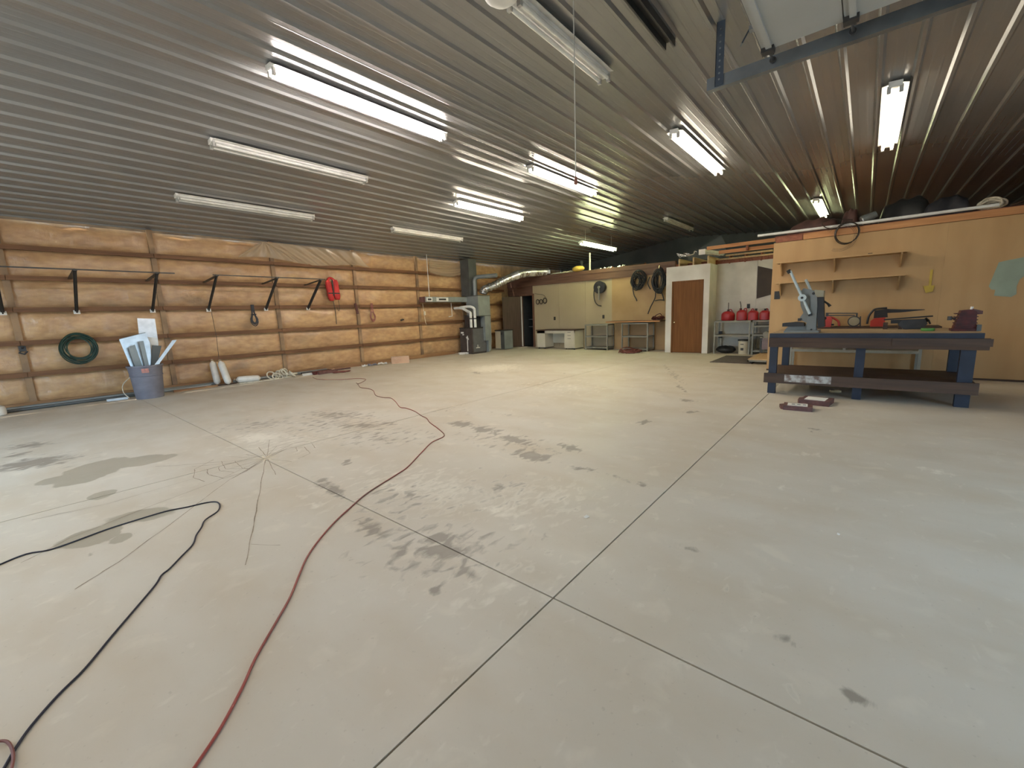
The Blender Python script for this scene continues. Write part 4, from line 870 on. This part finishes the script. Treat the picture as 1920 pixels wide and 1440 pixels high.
for i, (ya, yb, h, mm, lab) in enumerate(((9.0, 9.5, .07, 'frame_white', 'flat white sheet piece on the loft just past the flexible duct'), (8.5, 8.95, .09, 'cream', 'cream board on the loft left of the yellow foam'), (6.95, 7.6, .07, 'foil', 'strip of crumpled foil right of the vent pipe'), (5.75, 6.7, .08, 'foil', 'longer strip of crumpled foil above the hung coils'), (10.3, 10.9, .06, 'galv_dull', 'grey folded sheet under the flexible duct'))):
    rq = random.Random(40+i)
    def fn(u, v, ya=ya, yb=yb, h=h, rq=rq): return (13.83+v*.35, ya+(yb-ya)*u, 2.835+h*(.35+.65*rq.random())*(1-abs(2*v-1)*.4)*(1 if 0 < v < 1 else .05))
    mk('loft_scrap', B().grid(fn, 16, 3), mm, label=lab, cat='scrap')
# clutter on the plywood room
mk('long_pipe', B().tube([(9.98, 1.78, 2.725), (10.0, .3, 2.715), (10.0, -1.45, 2.72)], .026, 10), 'pvc', smooth=True, label='long white plastic pipe along the top edge of the plywood wall', cat='pipe')
def lump(name, pts, x, dx, z0, m, label, cat, seed):
    rq = random.Random(seed); n = len(pts)
    # a soft heap: body along Y with a given top profile
    nu, nv = 28, 10
    ys_ = [p[0] for p in pts]; zs_ = [p[1] for p in pts]
    ph = [rq.uniform(0, 6) for _ in range(4)]
    def fn(u, v):
        y = ys_[0]+(ys_[-1]-ys_[0])*u
        zt_ = np.interp(-y, [-q for q in ys_], zs_) if ys_[0] > ys_[-1] else np.interp(y, ys_, zs_)
        a = math.pi*v; h = (zt_-z0)*(min(1, 12*u*(1-u)+.05)**.5)
        return (x-dx*math.cos(a)*(.9+.1*math.sin(9*u+ph[0])), y, z0+h*math.sin(a)**.8*(1+.06*math.sin(21*u+ph[1])*math.sin(5*v+ph[2])))
    mk(name, B().grid(fn, nu, nv), m, smooth='all', label=label, cat=cat)
lump('black_tarp', [(-.05, 2.87), (-.12, 3.03), (-.32, 3.12), (-.6, 3.14), (-.70, 3.05), (-.76, 2.85)], 10.68, .3, 2.68, 'tarp', 'big black tarp bundle on top of the plywood room', 'tarp', 1)
lump('black_tarp', [(-.62, 2.86), (-.8, 2.97), (-1.0, 2.99), (-1.12, 2.93), (-1.18, 2.80)], 10.22, .14, 2.68, 'rubber', 'lower black tarp roll right of the big bundle', 'tarp', 2)
lump('brown_sack', [(1.32, 2.80), (1.14, 2.93), (.78, 2.97), (.62, 2.93), (.5, 2.90)], 10.4, .22, 2.68, 'brown_bag', 'long flat brown sack under the loft tube light', 'sack', 3)
lump('brown_sack', [(.48, 2.90), (.40, 3.03), (.30, 3.05), (.24, 2.98), (.21, 2.80)], 10.42, .2, 2.68, 'brown_bag', 'peaked brown sack left of the black tarp bundle', 'sack', 4)
jr = T('lantern_jar', 'dull glass jar lying between brown sack and black tarp', 'jar', (10.2, .05, 2.8))
mk('glass_body', B().cyl((10.16, .16, 2.78), (10.2, -.02, 2.86), .085, 16, .06), 'glass', jr, smooth=True)
mk('screw_lid', B().cyl((10.155, .18, 2.772), (10.16, .16, 2.78), .07, 14), 'galv', jr, smooth=True)
b = coil(B(), (10.22, -1.40, 2.77), .13, 8, .03, .014, 0, 15, rz=.07, thick=.06)
mk('rope_coil', b, 'rope', smooth=True, label='small coil of white rope on the plywood wall top', cat='rope')
mk('edge_wire', B().tube(smooth_path([(10.1, -1.58, 2.70), (10.1, -1.7, 2.74), (10.12, -1.9, 2.80), (10.1, -2.3, 2.78)]), .012, 6).tube(smooth_path([(10.15, -1.60, 2.70), (10.14, -1.8, 2.72), (10.12, -2.2, 2.74)]), .012, 6), 'bench_brown', smooth=True, label='thin brown cords trailing along the wall top at the frame edge', cat='cord')
wc_ = B()
rq = random.Random(30)
for k in range(5):
    ry, rz_ = .17+rq.uniform(-.012, .012), .185+rq.uniform(-.012, .012); oy = rq.uniform(-.01, .01)
    wc_.tube([(9.945+.005*k, .36+oy+ry*math.cos(a), 2.57+rz_*math.sin(a)) for a in np.linspace(0, 2*math.pi, 30)[:-1]], .006, 5, closed=True)
for k in range(3):
    wc_.tube([(9.945+.005*k, .45+(.2+.02*k)*math.cos(a), 2.50+(.2+.02*k)*math.sin(a)) for a in np.linspace(0.6, 5.2, 24)], .003, 4)
wc_.tube(smooth_path([(9.95, .5, 2.66), (9.95, .66, 2.70), (9.95, .74, 2.80), (9.96, .6, 2.84), (10.0, .45, 2.82), (10.03, .3, 2.79)]), .008, 5)
mk('wire_coil', wc_, 'wire', smooth=True, label='loose coil of dark wire hanging over the plywood wall top', cat='wire')

# ------------------------------------------------------------------ plywood wall things
ws = T('wall_shelf', 'two-tier plywood wall shelf above the workbench', 'shelf', (9.9, .45, 1.95))
for z, nm in ((2.15, 'shelf_board'), (1.765, 'shelf_board')):
    mk(nm, B().box(9.77, -.47, z-.022, XP, 1.40, z), 'ply', ws)
    for y in (1.33, .50, -.40):
        mk('shelf_bracket', B().prism([(9.80, z-.022), (XP, z-.022), (XP, z-.25), (XP-.03, z-.25), (9.80, z-.05)], y-.01, y+.01, 1), 'ply', ws)
mk('knot_block', B().box(9.80, -.02, 2.15, 9.86, .04, 2.165), 'bench_brown', label='tiny wooden block lying on the upper wall shelf', cat='block')
mk('teal_patch', B().prism([(-1.47, 1.50), (-1.54, 1.86), (-1.62, 1.88), (-1.9, 1.93), (-2.05, 1.80), (-1.88, 1.70), (-1.78, 1.58), (-1.76, 1.48), (-1.77, 1.36), (-1.72, 1.32), (-1.54, 1.35), (-1.545, 1.44), (-1.50, 1.45)], XP-.006, XP, 0), 'teal', label='ragged teal patch of old wallboard stuck to the plywood wall', cat='patch')
yl = T('yellow_tool', 'thin yellow plastic holder hanging on the plywood wall', 'tool', (10, -.8, 1.6))
mk('strip', B().box(XP-.015, -.815, 1.56, XP, -.785, 1.82), 'yellow', yl)
mk('foot', B().prism([(-.72, 1.56), (-.86, 1.56), (-.84, 1.46), (-.76, 1.44)], XP-.02, XP, 0), 'yellow', yl)

# ------------------------------------------------------------------ workbench
wbn = T('workbench', 'heavy wooden workbench with navy legs and a low shelf', 'workbench', (8.0, 0, 0))
for i in range(4):
    x = 7.43+i*.30
    mk('top_plank', B().box(x, -1.11, .868, x+.297, 1.09, .918+.002*(i % 2)), 'benchtop', wbn)
mk('front_edge', B().box(7.405, -1.11, .855, 7.43, 1.09, .918), 'navy', wbn)
mk('apron', B().box(7.385, -1.16, .715, 7.425, 1.09, .855), 'bench_brown', wbn)
mk('apron_board', B().box(7.37, -1.18, .76, 7.385, -.3, .85), 'shelf_brown', wbn)
mk('apron', B().box(8.60, -1.11, .735, 8.63, 1.09, .865), 'bench_brown', wbn)
for x, y, w_ in ((7.43, 1.03, .10), (7.43, .01, .10), (7.43, -1.0, .13), (8.52, 1.0, .10), (8.52, 0, .10), (8.52, -1.02, .12)):
    mk('leg', B().box(x, y-w_/2, 0, x+.09, y+w_/2, .868), 'navy', wbn)
mk('shelf_rail', B().box(7.375, -1.12, .17, 7.415, 1.13, .315), 'shelf_brown', wbn)
mk('shelf_rail', B().box(8.615, -1.12, .17, 8.65, 1.12, .30), 'shelf_brown', wbn)
mk('plaster_smear', B().box(7.372, .30, .20, 7.375, .86, .305), 'whitesmear', wbn)
for i in range(4):
    mk('shelf_plank', B().box(7.42+i*.298, -1.10, .282, 7.415+(i+1)*.298, 1.10, .306), 'shelf_brown', wbn)
gs = shelf_unit('metal_table', 'grey metal table behind the workbench against the plywood wall', 9.5, 9.98, -.76, 1.06, [.50])
for y in (1.04, .24, -.74): mk('upright', B().box(9.5, y-.02, .5, 9.54, y+.02, .88), 'greymetal', gs)
mk('table_top', B().box(9.46, -.95, .87, 10.0, 1.10, .905), 'bench_brown', gs)

# press
ap = T('arbor_press', 'grey cast press machine with long pale handle bar on the workbench', 'press', (7.7, .7, .92))
fr = [(0.93,0.925),(0.93,0.96),(0.89,1.01),(0.68,1.01),(0.66,1.06),(0.73,1.10),(0.75,1.14),(0.71,1.21),(0.75,1.31),(0.76,1.38),(0.76,1.53),(0.73,1.57),(0.66,1.55),(0.59,1.52),(0.56,1.43),(0.53,1.34),(0.55,1.30),(0.53,0.925)]
mk('frame', B().prism(fr, 7.66, 7.74, 0), 'castgrey', ap)
mk('side_cheek', B().prism([(.66, .93), (.655, 1.2), (.62, 1.33), (.65, 1.5), (.61, 1.53), (.56, 1.48), (.545, 1.3), (.54, .93)], 7.63, 7.66, 0), 'castgrey', ap)
mk('base_plate', B().box(7.55, .50, .92, 7.95, .93, .95), 'castgrey', ap)
mk('work_table', B().prism([(0.96,1.01),(0.96,1.06),(0.79,1.075),(0.69,1.06),(0.68,1.01)], 7.60, 7.82, 0), 'black', ap)
mk('ram_block', B().prism([(.57, 1.43), (.48, 1.43), (.44, 1.0), (.52, .985)], 7.64, 7.82, 0), 'black', ap)
mk('cap_block', B().prism([(.60, 1.54), (.48, 1.52), (.48, 1.43), (.57, 1.44)], 7.62, 7.84, 0), mat('tan_grey_cap', (.34, .30, .2), .5), ap)
hb = mk('handle_bar', B().tube([(7.59, .905, 1.83), (7.59, .73, 1.43), (7.59, .615, 1.17)], .019, 10), 'handlegrey', ap, smooth=True)
mk('bar_tip', B().tube([(7.59, .93, 1.845), (7.59, .905, 1.80)], .026, 8).tube([(7.59, .625, 1.19), (7.59, .612, 1.165)], .024, 8), 'black', hb)
mk('hub_ring', B().cyl((7.56, .73, 1.43), (7.63, .73, 1.43), .052, 16), 'handlegrey', ap, smooth=True)
mk('hub_bolt', B().cyl((7.55, .73, 1.43), (7.56, .73, 1.43), .018, 8), 'black', ap)
mk('side_bar', B().tube([(7.80, .725, 1.70), (7.80, .65, 1.53)], .019, 8), 'handlegrey', ap, smooth=True)
mk('lever', B().tube([(7.74, .48, 1.37), (7.74, .43, 1.33), (7.74, .40, 1.29)], [.012, .014, .022], 8).cyl((7.74, .44, 1.12), (7.7, .50, 1.12), .02, 8), 'black', ap)
mk('bolt', B().cyl((7.625, .60, 1.485), (7.66, .60, 1.485), .02, 8).cyl((7.62, .595, .96), (7.64, .595, .96), .014, 8).box(7.62, .73, 1.09, 7.66, .77, 1.13), 'black', ap)
# tools on the table behind and the bench
tz = .906
s1 = T('chainsaw', 'small red chainsaw on the back table right of the press', 'chainsaw', (9.6, .45, tz))
mk('engine', B().prism([(.56, tz), (.56, 1.09), (.48, 1.10), (.45, 1.05), (.46, tz)], 9.56, 9.70, 0), 'red_tool', s1)
mk('rear_handle', B().tube(smooth_path([(9.62, .48, 1.08), (9.62, .43, 1.06), (9.62, .36, 1.0), (9.62, .345, .92)]), .018, 8), 'red_tool', s1, smooth=True)
mk('trigger', B().box(9.6, .42, .93, 9.64, .46, .96), 'black', s1)
rs = T('bow_rods', 'two thin dark rods lying level above the red chainsaw', 'rods', (9.7, .3, 1.1))
mk('rod', B().bar((9.80, .56, 1.15), (9.80, .11, 1.135), .018, .018), 'blackmetal', rs)
mk('rod', B().bar((9.78, .56, 1.11), (9.78, .14, 1.10), .018, .018), 'blackmetal', rs)
mk('stand_block', B().box(9.76, .52, tz, 9.82, .56, 1.16).box(9.77, .1, tz, 9.82, .125, 1.14), 'blackmetal', rs)
wg = T('measuring_wheel', 'round tan wheel gauge standing on the back table', 'wheel', (9.6, .13, tz))
mk('wheel', B().cyl((9.56, .14, tz+.095), (9.60, .14, tz+.095), .075, 20), mat('tan_dial', (.4, .33, .2)), wg, smooth=True)
mk('rim', B().tube([(9.58, .14+.08*math.cos(a), tz+.095+.08*math.sin(a)) for a in np.linspace(0, 6.283, 21)[:-1]], .012, 6, closed=True), 'blackmetal', wg, smooth=True)
mk('foot', B().box(9.55, .04, tz, 9.62, .21, tz+.012).bar((9.58, .05, tz), (9.58, .06, tz+.18), .02, .015), 'blackmetal', wg)
s2 = T('chainsaw', 'black chainsaw with red engine and long bar on the back table', 'chainsaw', (9.65, -.25, tz))
mk('engine', B().prism([(-.08, tz), (-.08, 1.0), (-.13, 1.05), (-.27, 1.06), (-.27, tz)], 9.58, 9.74, 0), 'red_tool', s2)
mk('engine_cover', B().prism([(-.12, 1.05), (-.12, 1.18), (-.28, 1.20), (-.30, 1.06)], 9.60, 9.72, 0), 'black', s2)
mk('front_handle', B().tube(smooth_path([(9.64, -.04, .95), (9.64, -.05, 1.07), (9.64, -.09, 1.16), (9.64, -.14, 1.205), (9.64, -.28, 1.215)]), .016, 8), 'black', s2, smooth=True)
mk('guide_bar', B().prism([(-.27, 1.20), (-.46, 1.185), (-.74, 1.175), (-.75, 1.165), (-.46, 1.135), (-.27, 1.13)], 9.65, 9.665, 0), 'black', s2)
s3 = T('clamp_tool', 'black bench clamp tool with jaws lying on the bench back edge', 'tool', (8.4, -.45, .92))
mk('upper_arm', B().bar((8.42, -.22, 1.06), (8.42, -.74, 1.10), .03, .02).bar((8.38, -.3, 1.03), (8.38, -.66, 1.04), .05, .05), 'black', s3)
mk('body', B().prism([(-.44, .925), (-.65, .925), (-.69, 1.0), (-.66, 1.06), (-.42, 1.05), (-.38, .99)], 8.34, 8.48, 0), 'blackmetal', s3)
mk('jaw', B().cyl((8.41, -.66, 1.07), (8.41, -.70, 1.03), .02, 8).bar((8.40, -.70, 1.04), (8.40, -.72, .99), .03, .02), 'black', s3)
mk('stand', B().box(8.36, -.27, .922, 8.46, -.22, 1.02).box(8.36, -.43, .922, 8.46, -.39, .98), 'bench_brown', s3)
tp = T('tape_roll', 'flat green tape roll on the bench top', 'tape', (7.9, -.66, .922))
mk('roll', B().lathe([(.032, 0), (.065, 0), (.068, .004), (.068, .03), (.065, .034), (.032, .034)], (7.9, -.66, .922), 22), 'greenish', tp, smooth=True)
mk('core', B().lathe([(.026, 0), (.032, 0), (.032, .034), (.026, .034)], (7.9, -.66, .922), 16), 'card', tp)
hs = T('hoist_motor', 'dark red ribbed hoist motor at the right end of the workbench', 'motor', (7.9, -.98, .92))
mk('base', B().box(7.80, -1.10, .921, 8.02, -.87, .95), 'red_dark', hs)
mk('housing', B().prism([(-.89, .95), (-1.09, .95), (-1.08, 1.16), (-1.04, 1.19), (-.94, 1.18), (-.92, 1.08)], 7.83, 8.0, 0), 'red_dark', hs)
for k in range(5): mk('cooling_fin', B().box(7.815, -1.095, .975+.04*k, 8.01, -.895, .985+.04*k), 'red_dark', hs)
mk('top_cover', B().prism([(-1.02, 1.12), (-1.13, 1.13), (-1.13, 1.17), (-1.04, 1.20)], 7.84, 7.98, 0), 'box_brown', hs)
mk('crank', B().tube([(7.86, -.9, 1.08), (7.84, -.86, 1.085), (7.82, -.845, 1.085)], .012, 8).cyl((7.83, -.845, 1.06), (7.83, -.845, 1.11), .022, 10), 'blackmetal', hs)
mk('bright_cap', B().cyl((7.86, -1.03, 1.19), (7.86, -1.035, 1.225), .014, 10), 'paper', hs, smooth=True)
mk('base_foot', B().box(7.79, -1.13, .921, 7.85, -1.09, 1.0), 'galv_dark', hs)

# two brown boxes on the floor before the bench
def flatbox(c, a, l, w_, h, label, lab_m, tape=False):
    t = T('flat_box', label, 'box', (c[0], c[1], 0), 'flat brown boxes on the floor before the bench')
    ca, sa = math.cos(a), math.sin(a)
    def R_(u, v): return (c[0]+u*ca-v*sa, c[1]+u*sa+v*ca)
    mk('carton', B().prism([R_(-l/2, -w_/2), R_(l/2, -w_/2), R_(l/2, w_/2), R_(-l/2, w_/2)], 0, h, 2), 'box_brown', t)
    mk('top_label', B().prism([R_(-l*.36, -w_*.34), R_(l*.33, -w_*.34), R_(l*.33, w_*.34), R_(-l*.36, w_*.34)], h, h+.004, 2), 'paper', t)
    if tape:
        b = B()
        for k in range(3): b.prism([R_(-l*.22+k*.06, -w_*.12), R_(-l*.22+k*.06+.035, -w_*.12), R_(-l*.22+k*.06+.035, w_*.14), R_(-l*.22+k*.06, w_*.14)], h+.004, h+.005, 2)
        mk('printed_mark', b, 'galv_dull', t)
    mk('flap', B().prism([R_(-l/2-.03, -w_*.3), R_(-l/2, -w_*.42), R_(-l/2, w_*.42), R_(-l/2-.05, w_*.2)], 0, h*.75, 2), 'box_brown', t)
flatbox((6.42, .58), -math.pi/2+.08, .31, .24, .055, 'nearer small brown box with a printed white label', 'paper', True)
flatbox((6.92, .42), -math.pi/2-.12, .33, .34, .06, 'farther brown box with a torn plain white label', 'paper')
mk('wood_scrap', B().bar((7.9, .32, .015), (7.95, .20, .015), .06, .03).bar((7.93, .27, .032), (7.96, .22, .032), .03, .008), 'pale_wood', label='small pale wood scrap on the floor under the bench', cat='scrap')

# ------------------------------------------------------------------ cords on the floor
RED = [(0.150,1.474),(0.183,1.501),(0.267,1.578),(0.371,1.700),(0.456,1.814),(0.600,1.974),(0.712,2.101),(0.833,2.269),(0.930,2.395),(1.069,2.532),(1.240,2.670),(1.405,2.778),(1.643,2.919),(2.018,3.061),(2.187,3.136),(2.510,3.353),(2.809,3.547),(3.050,3.620),(3.213,3.914),(3.360,4.257),(3.488,4.481),(3.549,4.674),(3.670,4.977),(3.739,5.278),(3.734,5.434),(3.950,5.856),(4.103,6.216),(4.069,6.374),(4.114,6.695),(4.381,7.206),(4.469,7.538),(4.466,7.810),(4.636,8.184),(4.779,8.516),(4.718,8.324),(5.160,8.757),(5.159,9.127),(4.877,9.346),(4.623,9.874),(4.72,10.45)]
BLK = [(-0.306,3.771),(-0.229,3.839),(-0.123,3.884),(-0.036,3.835),(0.058,3.842),(0.240,3.891),(0.380,3.901),(0.561,3.900),(0.680,3.852),(0.791,3.821),(0.848,3.771),(0.847,3.677),(0.801,3.561),(0.703,3.475),(0.653,3.364),(0.599,3.261),(0.553,3.139),(0.469,3.026),(0.393,2.924),(0.350,2.883),(0.309,2.798),(0.205,2.637),(0.099,2.475),(0.002,2.321),(-0.078,2.227),(-0.147,2.124),(-0.184,2.045),(-0.207,1.981),(-0.218,1.956)]
mk('extension_cord', B().tube(smooth_path([(x, y, .0055) for x, y in RED], 4), .0055, 7), 'cord_red', smooth=True, label='red extension cord snaking across the concrete to the left wall', cat='cord')
mk('power_cord', B().tube(smooth_path([(x, y, .005) for x, y in BLK], 4), .0048, 7), 'cord_blue', smooth=True, label='navy black cord bent back on itself at the lower left', cat='cord')
mk('cord_loop', B().tube(smooth_path([(x, y, .012) for x, y in ((-0.25,2.10),(-0.236,2.119),(-0.219,2.117),(-0.201,2.090),(-0.191,2.040),(-0.189,1.984),(-0.196,1.917))], 4), .0045, 7), 'cord_brown', smooth=True, label='small brown cord loop crossing the black cord at the corner', cat='cord')
for x, y, s, lab in ((2.27, 1.32, .035, 'tiny white paper scrap near the middle of the floor'), (2.94, .02, .018, 'speck of white litter right of the long floor joint')):
    mk('litter', B().add([(x, y, .002), (x+s, y-s*.3, .003), (x+s*1.1, y+s*.5, .008), (x+s*.1, y+s*.6, .004)], [(0, 1, 2, 3)]), 'paper', label=lab, cat='litter')
